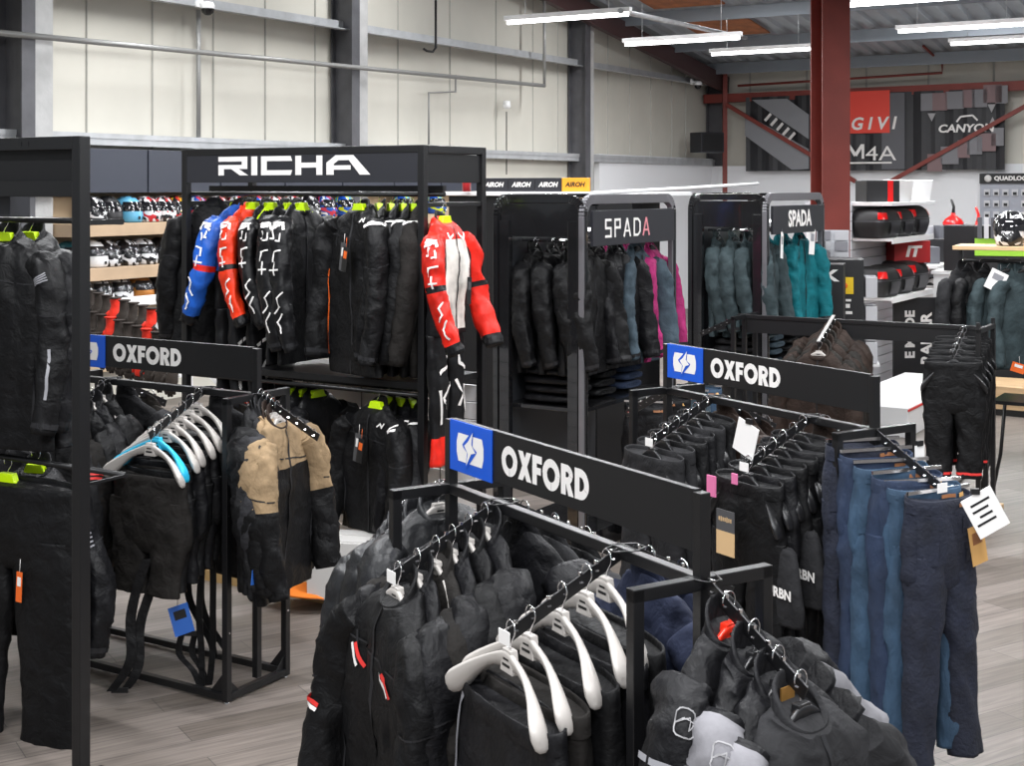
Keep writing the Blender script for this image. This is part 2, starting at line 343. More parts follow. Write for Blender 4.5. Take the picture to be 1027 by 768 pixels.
def trousers(label, loc, yaw, m=K, z0=-.2, wid=1.0, ln=.98, dk=.6, seed=0, group=None, name='motorcycle_trousers', cat='trousers', gfx=(), hi=True, spread=0.0, extra=None, band=None):
    t = thing(name, label, cat, loc, yaw, group); q = 1 if hi else .6
    PL = Loft([((0, 0, z0 - .33), (.175 * wid, 0, 0), (0, .05 * dk, 0)), ((0, 0, z0 - .27), (.203 * wid, 0, 0), (0, .08 * dk, 0)), ((0, 0, z0 - .15), (.2 * wid, 0, 0), (0, .085 * dk, 0)), ((0, 0, z0 - .05), (.186 * wid, 0, 0), (0, .075 * dk, 0)), ((0, 0, z0), (.18 * wid, 0, 0), (0, .07 * dk, .012))], .018, (12, 12, 5), seed, .8)
    PL.skin(MB(), int(32 * q), int(16 * q)).build('hips', m, t)
    WB = Loft([((0, 0, z0 - .035), (.187 * wid, 0, 0), (0, .076 * dk, .01)), ((0, 0, z0 + .012), (.184 * wid, 0, 0), (0, .074 * dk, .012)), ((0, 0, z0 + .01), (.176 * wid, 0, 0), (0, .062 * dk, .012)), ((0, 0, z0 - .02), (.174 * wid, 0, 0), (0, .06 * dk, .012))], .004, (12, 12, 5), seed, .8)
    WB.skin(MB(), int(32 * q), 6, None, 0, (False, False)).build('waistband', band or m, t)
    LL = leg_lofts(z0, wid, seed, ln, dk, spread)
    for L in LL: L.skin(MB(), int(22 * q), int(40 * q)).build('trouser_leg', m, t)
    for g in gfx:
        L = PL if g[0] == 'B' else LL[0 if g[0] == 'L' else 1]; b = MB()
        if g[1] == 's':
            for line in g[2]: L.stroke(b, line, g[3], .004)
        else:
            for pp in g[2]: L.patch(b, *pp, eps=g[3])
        b.build(g[5], g[4], t)
    if extra: extra(t, PL, LL)
    return t

# ------------------------------------------------------------------ floor-standing rack
class Rack:
    def __init__(s, label, c, yaw, arms, L=1.2, W=.38, zt=1.3, sign=True, name='clothes_rack', cards=(), base=True, group='lettered clothes racks'):
        s.c, s.yaw, s.L = V(c), yaw, L; s.t = t = thing(name, label, 'clothes rack', s.c, yaw, group); s.rot = Matrix.Rotation(yaw, 3, 'Z')
        T = .03; hl = L / 2
        for e in (-1, 1):
            b = MB(); x = e * hl
            for y in (-W / 2, W / 2): b.box((x, y, zt / 2 + .004), (T, T, zt - .008))
            b.box((x, 0, zt - T / 2 + .001), (T, W + T, T)); b.box((x, 0, .025), (T, W - T, T))
            for y in (-1, 1): b.prism([(x - .003, y * W / 2, .03), (x - .003, y * (W / 2 - .08), .03), (x - .003, y * W / 2, .11)], (.006, 0, 0))
            f = b.build('end_frame', M_steel, t, .002)
            c2 = MB()
            for y in (-W / 2, W / 2):
                for k in range(2): c2.box((x + e * (T / 2 + .0005), y, .3 + .5 * k), (.001, .008, .008))
                c2.lathe([(.012, 0), (.012, .008), (0, .008)], (x, y, 0), 10)
            c2.each('fixing', M_chrome, f)
            MB().box((x, 0, (1.5 + .05) / 2 if sign else zt / 2), (T, T, (1.5 if sign else zt) - .06)).build('spine_post', M_steel, t, .002)
        MB().box((0, 0, zt - T / 2), (L - T, T, T)).build('top_rail', M_steel, t, .003)
        for y in (-W / 2, W / 2):
            b = MB().box((0, y, .026), (L - T, T, T))
            for e in (-1, 1): b.prism([(e * (hl - .015), y - .003, .03), (e * (hl - .1), y - .003, .03), (e * (hl - .015), y - .003, .13)], (0, .006, 0))
            b.build('base_rail', M_steel, t, .002)
        if sign:
            MB().box((0, 0, 1.427), (L - T, .018, .146)).build('sign_board', M_panel, t, .001)
            lp = MB().box((-hl + .14, -.0115, 1.423), (.25, .004, .152)).build('logo_panel', M_blue, t, .001)
            b = MB(); X0, Z0, sx, sz = -hl + .14, 1.423, .16, .105; y = -.0145
            S = lambda pts, m=0, e=0: b.poly([(X0 + (p[0] - .5) * sx, y - e, Z0 + (p[1] - .5) * sz) for p in pts], m)
            outer = [(.06, .9), (.0, .65), (.0, .35), (.06, .1), (.5, .1), (.94, .1), (1.0, .35), (1.0, .65), (.94, .9), (.5, .9)]
            S(outer)
            S([(.22, .6), (.64, 1.12), (.6, .62), (.76, .5), (.74, .45), (.34, -.1), (.4, .4), (.26, .52)], 1, .0008)
            S([(.3, .58), (.44, .72), (.62, 1.02), (.565, .66), (.72, .46), (.56, .4), (.37, .02), (.435, .38)], 0, .0016)
            b.build('logo_emblem', [M_white, M_blue], lp)
            b = MB(); letters(b, 'OXFORD', HEAVY, -hl + .315, 1.385, .081, -.0096, .045); b.build('lettering', M_white, t)
        s.arms = []
        for i, (x, sd, ax) in enumerate(arms):
            if ax == 'y': p0, p1 = V((x, sd * .018, zt - .012)), V((x, sd * .345, zt - .165)); out = V((0, sd, 0))
            else: p0, p1 = V((x + sd * .018, 0, zt - .012)), V((x + sd * .345, 0, zt - .165)); out = V((sd, 0, 0))
            b = MB().bar(p0, p1, .006, .034); n = 7
            a = b.build('waterfall_arm', M_steel, t, .001); k = MB()
            for j in range(n):
                p = p0.lerp(p1, (j + .5) / n); k.box(p + V((0, 0, .021)), (.008, .008, .008)); k.box(p + V((0, 0, -.002)), (.011, .011, .006), Matrix.Rotation(R(45), 3, out))
            k.each('peg', M_chrome, a)
            br = MB(); sdv = V((-out.y, out.x, 0)); q = [p0 - out * .03 + sdv * .045 + V((0, 0, .012)), p0 + out * .03 + sdv * .02 + V((0, 0, .012)), p0 + out * .03 - sdv * .02 + V((0, 0, .012)), p0 - out * .03 - sdv * .045 + V((0, 0, .012))]
            br.tube(q + [q[0]], .0025, 0, 6); br.build('arm_bracket', M_steel, a)
            if i in cards:
                cw = MB().box(p1 + out * .008 + V((0, 0, .0)), (.05 if ax == 'y' else .002, .002 if ax == 'y' else .05, .034)); cw.build('price_card', M_paper, a)
            s.arms.append((p0 + V((0, 0, .02)), p1 + V((0, 0, .02)), out))
    def w(s, p): return s.c + s.rot @ V(p)
    def arm(s, i, k):                      # world point at fraction k along arm i, and the yaw of clothes facing outwards there
        p0, p1, out = s.arms[i]; o = s.rot @ out
        return s.w(p0.lerp(p1, k) + V((0, 0, .012))), math.atan2(o.x, -o.y)
rnd = random.Random(7)
def jit(a=3): return R(rnd.uniform(-a, a))
# ------------------------------------------------------------------ the setting
W0 = V((-3.83, 14.0, 0)); WD, WN = B3.copy(), A3.copy()            # left wall: a point, its direction, the side the shop is on
def wall(s, z=0, off=0): return W0 + WD * s + WN * off + V((0, 0, z))
CORN = 14.55                                                      # distance along the left wall to the far corner
BW0 = wall(CORN)
def back(s, z=0, off=0): return BW0 + A3 * s - B3 * off + V((0, 0, z))
def wall_s(px, off=0): return solve(lambda s: wall(s, 0, off), px, -6, CORN)
def back_s(px, off=0): return solve(lambda s: back(s, 0, off), px, 0, 12)
def floor_mat():
    m = bpy.data.materials.new('vinyl_planks'); m.use_nodes = True; nt = m.node_tree; b = nt.nodes['Principled BSDF']; N = nt.nodes.new; Lk = nt.links.new
    tc = N('ShaderNodeTexCoord'); mp = N('ShaderNodeMapping'); mp.inputs['Rotation'].default_value = (0, 0, -math.atan2(B1.y, B1.x)); Lk(tc.outputs['Object'], mp.inputs[0])
    br = N('ShaderNodeTexBrick'); br.inputs['Scale'].default_value = 1; br.inputs['Brick Width'].default_value = 1.2; br.inputs['Row Height'].default_value = .18
    br.inputs['Mortar Size'].default_value = .0022; br.inputs['Color1'].default_value = hx('686059'); br.inputs['Color2'].default_value = hx('857c76'); br.inputs['Mortar'].default_value = hx('4c4744'); br.inputs['Bias'].default_value = -.1
    Lk(mp.outputs[0], br.inputs[0])
    m2 = N('ShaderNodeMapping'); m2.inputs['Scale'].default_value = (1.2, 22, 1); Lk(mp.outputs[0], m2.inputs[0])
    n = N('ShaderNodeTexNoise'); n.inputs['Scale'].default_value = 2.2; n.inputs['Detail'].default_value = 6; n.inputs['Distortion'].default_value = .6; Lk(m2.outputs[0], n.inputs[0])
    r = N('ShaderNodeMapRange'); r.inputs[1].default_value = .3; r.inputs[2].default_value = .7; r.inputs[3].default_value = .62; r.inputs[4].default_value = 1.15; Lk(n.outputs[0], r.inputs[0])
    mx = N('ShaderNodeMix'); mx.data_type = 'RGBA'; mx.blend_type = 'MULTIPLY'; mx.inputs[0].default_value = 1; Lk(br.outputs[0], mx.inputs[6]); Lk(r.outputs[0], mx.inputs[7]); Lk(mx.outputs[2], b.inputs['Base Color'])
    b.inputs['Roughness'].default_value = .42
    return m
b = MB(); b.box((2, 13, -.05), (40, 46, .1)); struct(b.build('floor', floor_mat()))
M_wall = mat('cream_sheet_wall', 'cdcabf', .55, 0, 0, 40, .05, 1.2); M_lower = mat('white_plaster', 'ebecee', .7)
M_galv = mat('galvanised_steel', 'b5b7b9', .45, .25, 0, 40, .12, 6); M_galvd = mat('dull_galvanised', '57575b', .5, .2, 0, 40, .15, 6); M_conc = mat('pale_concrete_flange', 'b4b4b3', .7, 0, .2, 30, .12, 5)
M_oxide = mat('red_oxide_paint', '7d3229', .55, 0, .08, 60, .1, 3); M_seam = mat('panel_joint', 'aeaca5', .6)
def obox(mb, p, d, xd, m=0):                                       # box of size d with its x axis along xd
    x = V(xd).normalized(); y = V((0, 0, 1)).cross(x); mb.box(p, d, Matrix((x, y, V((0, 0, 1)))).transposed(), m); return mb
b = MB(); obox(b, wall(3, 4.1, -.1), (26, .1, 8.2), WD); struct(b.build('wall_left', M_wall))
b = MB(); obox(b, back(9, 4.1, -.1), (18.2, .1, 8.2), A3); struct(b.build('wall_back', M_wall))
b = MB(); s0 = wall_s(597); obox(b, wall((s0 + CORN) / 2, 1.37, .03), (CORN - s0, .1, 2.74), WD); struct(b.build('trim_1', M_lower))
b = MB(); obox(b, back(9, 1.3, .03), (18, .1, 2.6), A3); struct(b.build('trim_2', M_lower))
n_tr = [2]
def trim(mb, m, bevel=0):
    n_tr[0] += 1; return struct(mb.build('trim_%d' % n_tr[0], m, bevel=bevel))
b = MB()                                                          # joints between the wall sheets
for px in (5, 90, 156, 217, 269, 319, 402, 454, 500, 537, 562, 612, 634, 655, 676, 690):
    s = wall_s(px); b.bar(wall(s, 2.6, -.045), wall(s, 8, -.045), .018, .016)
for k in range(12): b.bar(back(.8 + k * 1.1, 2.5, -.045), back(.8 + k * 1.1, 8, -.045), .03, .02)
trim(b, M_seam)
b = MB()                                                          # rail above the fascia
obox(b, wall(3, 2.70, .06), (23, .16, .05), WD); obox(b, wall(3, 2.66, .12), (23, .02, .1), WD); trim(b, M_galv)
b = MB(); s0, s1 = wall_s(60), wall_s(720); z0 = 4.42                # high galvanised purlin along the wall
obox(b, wall(2, 4.14, .1), (24, .012, .1), WD); obox(b, wall(2, 4.09, .15), (24, .1, .012), WD); obox(b, wall(2, 4.19, .05), (24, .1, .012), WD); trim(b, M_galv)
for px, w_, z1, k in ((22, .25, 7.8, 1), (351, .25, 7.8, 1), (585, .3, 7.8, 1), (726, .3, 7.8, 1)):   # stanchions: dark web side and pale flange
    s = wall_s(px, .2); b = MB(); obox(b, wall(s, z1 / 2, .12), (.02, .32, z1), WD); obox(b, wall(s, z1 / 2, .28), (.15, .02, z1), WD); obox(b, wall(s, z1 / 2, -.02), (.15, .02, z1), WD); trim(b, M_galvd)
    b = MB(); obox(b, wall(s + .22, z1 / 2, .1), (.26, .2, z1), WD); trim(b, M_conc)
M_pipe = mat('grey_conduit', '9a9a98', .4, .3)
def pipe(label, pts, r=.02, name='conduit_pipe', m=None, cat='pipe', clips=0):
    t = thing(name, label, cat, pts[0]); o = V(pts[0]); q = [V(p) - o for p in pts]
    MB().tube(q, r, 0, 8).build('pipe', m or M_pipe, t)
    if clips:
        c = MB()
        for i in range(clips):
            p = q[0].lerp(q[1], (i + .5) / clips); c.lathe([(r * 1.7, -.03), (r * 1.7, .03)], p, 8); c.bar(p, p - WN * .1, .03, .03)
        c.build('clip', M_galvd, t)
    return t
hgt = lambda px, py, off=.1: EYE - (py - HY) / F * wall(wall_s(px, off), 0, off).y
S_ = lambda px, py, off=.1: wall(wall_s(px, off), hgt(px, py, off), off)
pipe('long grey conduit running along the cream wall below the steel purlin', [S_(-40, 29, .34), S_(300, 62, .34), S_(546, 86, .34)], .028, clips=0)
pipe('grey vertical conduit on the wall left of the tall white-lettered sign', [S_(199, 10), S_(199, 140)], .025)
pipe('grey conduit dropping from the roof to the end of the long conduit', [S_(546, 0, .34), S_(546, 86, .34)], .022)
pipe('thin bent cable conduit dropping down the wall behind the tall bay', [S_(457, 75), S_(457, 92), S_(430, 93), S_(430, 145)], .014)
pipe('dark hook shaped cable end hanging on the high wall purlin', [S_(437, 0, .22), S_(437, 48, .22), S_(434, 52, .22), S_(428, 51, .22), S_(425, 49, .22)], .016, 'hanging_cable', M_ink, 'cable')
b = MB(); b.lathe([(0, .09), (.05, .08), (.06, 0), (.04, -.03), (0, -.035)], (0, 0, 0), 12)
o = b.build('wall_lamp', mat('white_gloss', 'f2f2f2', .3), None, 0, S_(508, 107)); tag(o, 'small white oval lamp fixed on the cream sheet wall', 'lamp')
pipe('thin cable running down the wall beneath the small white lamp', [S_(508, 112), S_(508, 175)], .008, 'wall_cable', M_ink, 'cable')
def cctv(label, p, yaw):
    t = thing('security_camera', label, 'camera', p, yaw); m = mat('white_gloss', 'f2f2f2', .3)
    MB().box((0, .1, .06), (.1, .03, .1)).box((0, .04, .05), (.03, .1, .03)).build('bracket', m, t, .004)
    b = MB(); b.lathe([(0, .07), (.055, .06), (.075, .02), (.07, -.01)], (0, -.02, 0), 14); b.build('housing', m, t)
    b = MB(); b.lathe([(.068, -.01), (.06, -.05), (.03, -.075), (0, -.08)], (0, -.02, 0), 14); b.build('lens_dome', mat('dark_dome', '18181a', .1), t)
cctv('white dome security camera high on the wall at the left', S_(207, 8, .3), Y3 + R(90)); cctv('small white security camera near the far corner of the shop', S_(699, 85, .3), Y3 + R(90))
# roof: eave over the back wall, rising towards the viewer
def roof_z(k): return 4.42 + .14 * k                              # k metres in front of the back wall
M_roof = mat('grey_roof_sheet', 'b4bac0', .5, .2, 0, 40, .08, 2); M_skyl = mat('orange_timber_panel', 'a8653a', .6, 0, 0, 40, .3, 5)
b = MB(); P = lambda s, k, dz=0: back(s, roof_z(k) + dz, k); n = 70
for i in range(n):                                                # corrugations run down the slope
    x0 = -1 + i * .3
    for a, c, h0, h1 in ((0, .12, 0, 0), (.12, .16, 0, .05), (.16, .26, .05, .05), (.26, .3, .05, 0)):
        b.poly([P(x0 + a, -.3, h0), P(x0 + c, -.3, h1), P(x0 + c, 30, h1), P(x0 + a, 30, h0)])
struct(b.build('ceiling', M_roof))
b = MB()
for k in (.6, 2.4, 4.3, 6.3, 8.4, 10.6, 12.8, 15): b.bar(P(-.5, k, -.12), P(18, k, -.12), .06, .2)
trim(b, mat('purlin_grey', '8f969e', .45, .3))
b = MB()
for s in (.35, 9.5): b.bar(P(s, 0, -.3), P(s, 24, -.3), .1, .3)
trim(b, mat('dark_maroon_rafter', '4b3434', .5))
b = MB()
for s, k, wd in ((1.0, 3.3, 1.2), (1.0, 5.2, 1.2), (4.9, 5.4, .9)):
    q = [P(s, k - .7, -.015), P(s + wd, k - .7, -.015), P(s + wd, k + .7, -.015), P(s, k + .7, -.015)]; b.prism(q, (0, 0, -.02))
trim(b, M_skyl)
b = MB(); b.bar(back(0, 3.86, .22), back(12, 3.94, .22), .12, .16); trim(b, M_oxide)                     # red eave beam
def brace(a, c, w_=.07): bb = MB().bar(a, c, w_, w_); return trim(bb, M_oxide)
HB = lambda px, py, off=.35: back(back_s(px, off), EYE - (py - HY) / F * back(back_s(px, off), 0, off).y, off)
brace(HB(729, 105), HB(858, 182)); brace(HB(1040, 100), HB(893, 182)); b = MB().bar(HB(727, 70, .3) * 1, V((*HB(727, 70, .3)[:2], 0)), .08, .08); trim(b, M_oxide)
pipe('thin rust coloured pipe running under the roof above the banner', [HB(740, 86, .4), HB(945, 73, .4), HB(945, 64, .4), HB(925, 45, .9)], .022, 'roof_pipe', M_oxide)
b = MB(); p = at(838, 300, 13.4); zt = 6.4                          # red H-section column
obox(b, V((p.x, p.y, zt / 2)), (.27, .02, zt), (1, .16, 0)); obox(b, V((p.x - .045, p.y + .3, zt / 2)), (.27, .02, zt), (1, .16, 0)); obox(b, V((p.x - .02, p.y + .15, zt / 2)), (.02, .28, zt), (1, .16, 0)); obox(b, V((p.x + .118, p.y + .17, zt / 2)), (.015, .28, zt), (1, .16, 0)); trim(b, M_oxide)
# ceiling battens
M_glow = mat('lit_tube', (1, 1, 1), .5, emit=9)
def batten(label, c, yaw, ln=1.5, power=POWER):
    t = thing('batten_light', label, 'ceiling light', c, yaw, 'fluorescent battens under the roof')
    MB().box((0, 0, .03), (ln, .07, .05)).build('housing', mat('white_gloss', 'f2f2f2', .3), t, .004)
    b = MB(); b.tube([(-ln / 2 + .03, 0, -.018), (ln / 2 - .03, 0, -.018)], .02, 0, 10); b.build('tube', M_glow, t)
    b = MB(); top = .45
    for x in (-.5, .5): b.tube([(x, 0, .05), (x, 0, top)], .004, 0, 4)
    b.each('wire', M_galv, t)
    tube_light(c - V((0, 0, .05)), yaw, power, ln)
NM = ['lit white batten light over the grey column at the top of the wall', 'lit batten light to the right of the topmost left one', 'lit batten light just left of the red column', 'lit batten light cut by the top edge beside the red column', 'lit batten light at the upper right above the banner', 'lit batten light farthest right near the picture edge']
for (px, py, d), lb in zip(LAMPS_SEEN, NM): batten(lb, at(px, py, d), Y3)
for p in LAMPS_NEAR: tube_light(p, Y3, POWER, 1.5)
for p in FILL_HIGH: tube_light(p, Y3, POWER * .85, 1.5)  # added fill only, no battens hang here
pipe('pale cable tray sloping along under the roof toward the corner', [at(622, 11, 14.2), at(748, 38, 21)], .03, 'cable_tray', M_galv)
# banner on the back wall
sa, sb = back_s(748, .3), back_s(1008, .3); za, zb = 2.5, 3.86; LB = sb - sa
t = thing('banner', 'wide dark printed banner hung high on the back wall behind the red column', 'banner', back(sa, 0, .3), Y3)
b = MB(); nx, nz = 60, 4
for i in range(nx):
    x0, x1 = LB * i / nx, LB * (i + 1) / nx; f = lambda x: .018 * math.sin(x * 9) + .012 * math.sin(x * 23)
    b.add([(x0, f(x0), za), (x1, f(x1), za), (x1, f(x1), zb), (x0, f(x0), zb)], [(0, 1, 2, 3)], 0, True)
b.build('cloth', mat('banner_black', '232327', .5), t)
X = lambda px: back_s(px, .3) - sa
Z = lambda py: za + (172 - py) / 77 * (zb - za)
y = -.04
b = MB(); b.poly([(X(748), y, Z(135)), (X(748), y, Z(112)), (X(812), y, Z(150)), (X(812), y, Z(170)), (X(795), y, Z(171))]); b.poly([(X(755), y, Z(98)), (X(790), y, Z(98)), (X(812), y, Z(115)), (X(812), y, Z(140))]); b.each('pale_print', mat('banner_pale', '85868a', .5), t)
b = MB(); b.poly([(X(885), y, Z(171)), (X(885), y, Z(96)), (X(908), y, Z(96)), (X(908), y, Z(171))]); b.build('grey_print', mat('banner_grey', '58585d', .5), t)
rp = MB().box(((X(851) + X(893)) / 2, -.04, (Z(93) + Z(135)) / 2), (X(893) - X(851), .01, Z(93) - Z(135))).build('red_print', mat('banner_red', 'e2402f', .5), t)
text('G I V I', .30, ((X(876)), -.05, Z(126)), M_white, t, 'lettering', 1.0, 0, .008, shear=.2)
text('4A', .36, ((X(884)), -.045, Z(156)), M_white, t, 'lettering', 1.3, 0, 0)
b = MB(); zm = Z(160.3); hm = .255
for i, q in enumerate((rect(0, 0, .2, 1), rect(1.1, 0, 1.3, 1), [(0, 1), (.25, 1), (.75, .3), (.55, .15)], [(1.3, 1), (1.05, 1), (.55, .3), (.75, .15)])): b.poly([(X(850) + a * hm * .95, -.045 - .0006 * i, zm + c * hm) for a, c in q])
b.build('lettering', M_white, t)
MB().box((X(874), -.045, Z(164.5)), (.74, .006, .03)).build('lettering', M_white, t)
text('CANYON', .185, ((X(969)), -.045, Z(132.5)), M_white, t, 'lettering', 1.15, 0, .006, shear=.15)
b = MB(); b.bar((X(960), y, Z(126)), (X(964), y, Z(121)), .012, .03); b.bar((X(964), y, Z(121)), (X(976), y, Z(120)), .012, .03); b.bar((X(976), y, Z(120)), (X(981), y, Z(125)), .012, .03); b.build('lettering', M_white, t)
b = MB()
for i, px in enumerate((771, 777, 783, 789, 795)): b.bar((X(px - 3), y, Z(120 + i * 5)), (X(px + 3), y, Z(113 + i * 5)), .012, .05)
b.each('white_print', M_white, t)
b = MB()
for i, (px, py) in enumerate(((930, 106), (943, 106), (958, 105), (972, 104), (983, 104), (996, 100), (1005, 101), (938, 165), (953, 158), (967, 152), (978, 149), (990, 146), (1001, 141))):
    w_ = .2 + .05 * (i % 3); b.box((X(px), -.038, Z(py)), (w_, .008, .3), None, i % 2)
b.each('print_square', [mat('banner_mid', '77767a', .5), mat('banner_rose', '7a6263', .5)], t)
b = MB()
for px, py, s in ((935, 117, -1), (995, 110, -1), (996, 130, 1)): b.prism([(X(px - 4), -.036, Z(py)), (X(px + 4), -.036, Z(py)), (X(px), -.036, Z(py) + s * .14)], (0, -.006, 0))
b.each('print_arrow', mat('banner_light', '9c9a9c', .5), t)
t = thing('wall_speaker', 'black box speaker mounted on the wall near the far corner', 'speaker', S_(709, 143, .5), Y3 + R(60))
MB().box((0, 0, 0), (.5, .35, .36)).build('cabinet', M_char, t, .01); MB().box((0, -.18, 0), (.44, .012, .3)).build('grille', M_ink, t, .004); MB().box((0, .24, 0), (.08, .16, .08)).build('bracket', M_ink, t)
# ------------------------------------------------------------------ lettered racks and the clothes on them
Y_ = 'y'
arms6 = [(-.3, -1, 'y'), (.3, -1, 'y'), (.6, 1, 'x'), (-.6, -1, 'x'), (-.3, 1, 'y'), (.3, 1, 'y')]
RK1 = Rack('black steel rack in the foreground with a blue logo panel and white lettering', (.127, 3.745, 0), Y1, arms6, cards=(0, 1))
RK2 = Rack('black steel rack with white lettering standing behind the foreground rack, jeans on its end', (1.03, 5.763, 0), Y1, arms6, L=1.26, cards=(0, 1, 2))
RK3 = Rack('black steel rack with white lettering at the left, its end frame open to the floor', (-1.118 - .6 * .854, 6.12 + .6 * .52, 0), Y3, arms6)
GH, GJ = 'hangers on the lettered racks', 'jackets on the lettered racks'
ORD = ['outermost', 'second', 'third', 'fourth', 'fifth', 'sixth', 'seventh', 'eighth']
def fill(rk, arm, ks, where, mk, kind='white', hg=True, gh=GH, dyaw=0, drop=True, lift=0, side=0):
    for i, k in enumerate(ks):
        p, yw = rk.arm(arm, k); yw += jit(3) + dyaw; p.z += lift; p += V((math.cos(yw), math.sin(yw), 0)) * side
        kd = kind[i] if isinstance(kind, (list, tuple)) else kind
        if hg: hanger(drop=.08 if drop else 0, kind=kd, loc=p, yaw=yw, group=gh, label='%s plastic hanger, %s on %s' % ({'white': 'pale grey', 'neon': 'neon yellow', 'cyan': 'cyan blue', 'red': 'orange red', 'black': 'black'}[kd], ORD[i], where))
        mk(i, p, yw, ORD[i], where)
# front rack, left near arm: six black jackets facing left
flash = lambda: [('B', 'p', [(.655, .685, .73, .80, .004, 0, 5, -.03)], .004, M_redp, 'red_flash'), ('B', 'p', [(.64, .655, .73, .80, .004, 0, 5, -.03)], .0045, M_refl, 'reflective_flash')]
def _flash(t, TL, SL):
    for L, a, c, o in ((TL, (.672, .60), (.70, .53), (-.010, -.004)), (TL, (.795, .56), (.825, .49), (-.010, -.004)), (SL['L'], (.72, .60), (.88, .57), (.0, .022))):
        b = MB(); L.stroke(b, [a, c], .013, .004); b.build('red_flash', M_redp, t)
        b = MB(); L.stroke(b, [(a[0] + o[0], a[1] + o[1]), (c[0] + o[0], c[1] + o[1])], .011, .0045); b.build('white_flash', M_white, t)
def mk(i, p, y, o, wh):
    r = jacket('%s jacket, %s on %s' % (('black textile' if i else 'black textile jacket with red and white chest flashes'), o, wh) if i else 'black jacket with red and white flashes, outermost on ' + wh, p, y, [K, K2, KB, K2, K, K2][i], dk=.8 if i == 0 else .42, seed=i + 1, group=GJ, hi=i < 4, fwd=.05 if i == 0 else .02, ln=1.0)
    if i == 0: _flash(*r)
fill(RK1, 0, (.96, .78, .60, .44, .28, .12), "the front rack's left near arm", mk)
# front rack, right near arm: hangers with trousers clipped below
def mk(i, p, y, o, wh):
    g = [('B', 's', [[(.62, .86), (.6, .3)]], .018, M_refl, 'reflective_tape'), ('L', 's', [[(.7, .1), (.72, .3)]], .012, M_refl, 'reflective_tape')] if i in (0, 3) else []
    trousers('%s trousers hanging %s on %s' % (['black', 'warm black', 'matt black', 'dull black', 'soft black'][i], o, wh), p, y, [K2, KB, K, K2, K][i], -.2, 1.3, 1.0, .6, 20 + i, 'trousers on the lettered racks', gfx=g)
fill(RK1, 1, (.97, .80, .52, .30, .12), "the front rack's right near arm", mk, drop=False)
# front rack, aisle end: jackets facing the lower right
OUTL = [[(-.045 + .045 * math.cos(a) ** 3 * .0 + .05 * sp(math.cos(a), .6), .22 + .05 * sp(math.sin(a), .6)) for a in [2 * PI * i / 16 for i in range(17)]]]
ZIG = [[(-.055, .205), (.0, .23), (-.03, .212), (-.09, .22), (-.055, .245), (-.055, .205)]]
def olog(s0): return [[(u + s0, v) for u, v in l] for l in OUTL + ZIG]
lab = ['black jacket with a gold neck label, outermost on', 'black jacket with pale grey sleeves, second on', 'black jacket with light grey sleeves, third on', 'black jacket with an outlined sleeve emblem, fourth on', 'plain black jacket, fifth on', 'dull black jacket, innermost on']
def mk(i, p, y, o, wh):
    bm = [K3, K2, K2, K2, K, K2][i]; sl = [K3, GREY, GREY, K2, K, K2][i]
    gf = []
    if i in (1, 2, 3): gf = [('L', 's', olog(-.05), .0032, M_out, 'sleeve_emblem'), ('L', 's', [[(.85, .38), (1.12, .36)]], .014, M_refl, 'reflective_tape')]
    smf = (lambda u, v: 1 if v > .05 and (.70 < u or u < .3) else 0) if i in (1, 2) else None
    r = jacket(lab[i] + " the front rack's aisle end arm", p, y, bm, sl, None, .85 if i == 0 else .62, .98, seed=40 + i, group=GJ, gfx=gf, mats=[bm, sl] if smf else None, smf=smf, out=.03 if i else .01, puff=1.08)
    if i == 0:
        MB().box((0, .034, -.062), (.045, .004, .04)).build('neck_label', M_gold, r[0])
fill(RK1, 2, (.95, .74, .5, .24), "the front rack's aisle end arm", mk, ['black', 'black', 'black', 'red'], lift=.004, dyaw=.22)
# front rack, far end: leather jackets
def mk(i, p, y, o, wh):
    rb = [('B', 's', [[(.06 + .38 * k / 12, v) for k in range(13)] for v in (.74, .77, .80, .83, .86)], .005, M_zip, 'quilting')]
    jacket('black leather jacket with a ribbed yoke, %s on %s' % (o, wh), p, y, KL, None, None, .7, 1.0, seed=60 + i, group=GJ, gfx=rb if i < 2 else (), hi=i < 2, puff=1.1)
fill(RK1, 3, (.2, .5, .85)[::-1], "the front rack's far end arm", mk, dyaw=PI)
for a, wh in ((4, "the front rack's left far arm"), (5, "the front rack's right far arm")):
    def mk(i, p, y, o, wh_): jacket('%s jacket, %s on %s' % ((['black', 'charcoal', 'dull black'] if a == 4 else ['navy', 'dark navy', 'navy blue'])[i], o, wh), p, y, [K, K3, K2][i] if a == 4 else NAVY, dk=.6, seed=70 + i + a * 5, group=GJ, hi=a == 5, puff=1.1)
    fill(RK1, a, (.85, .5, .18), wh, mk, 'black')
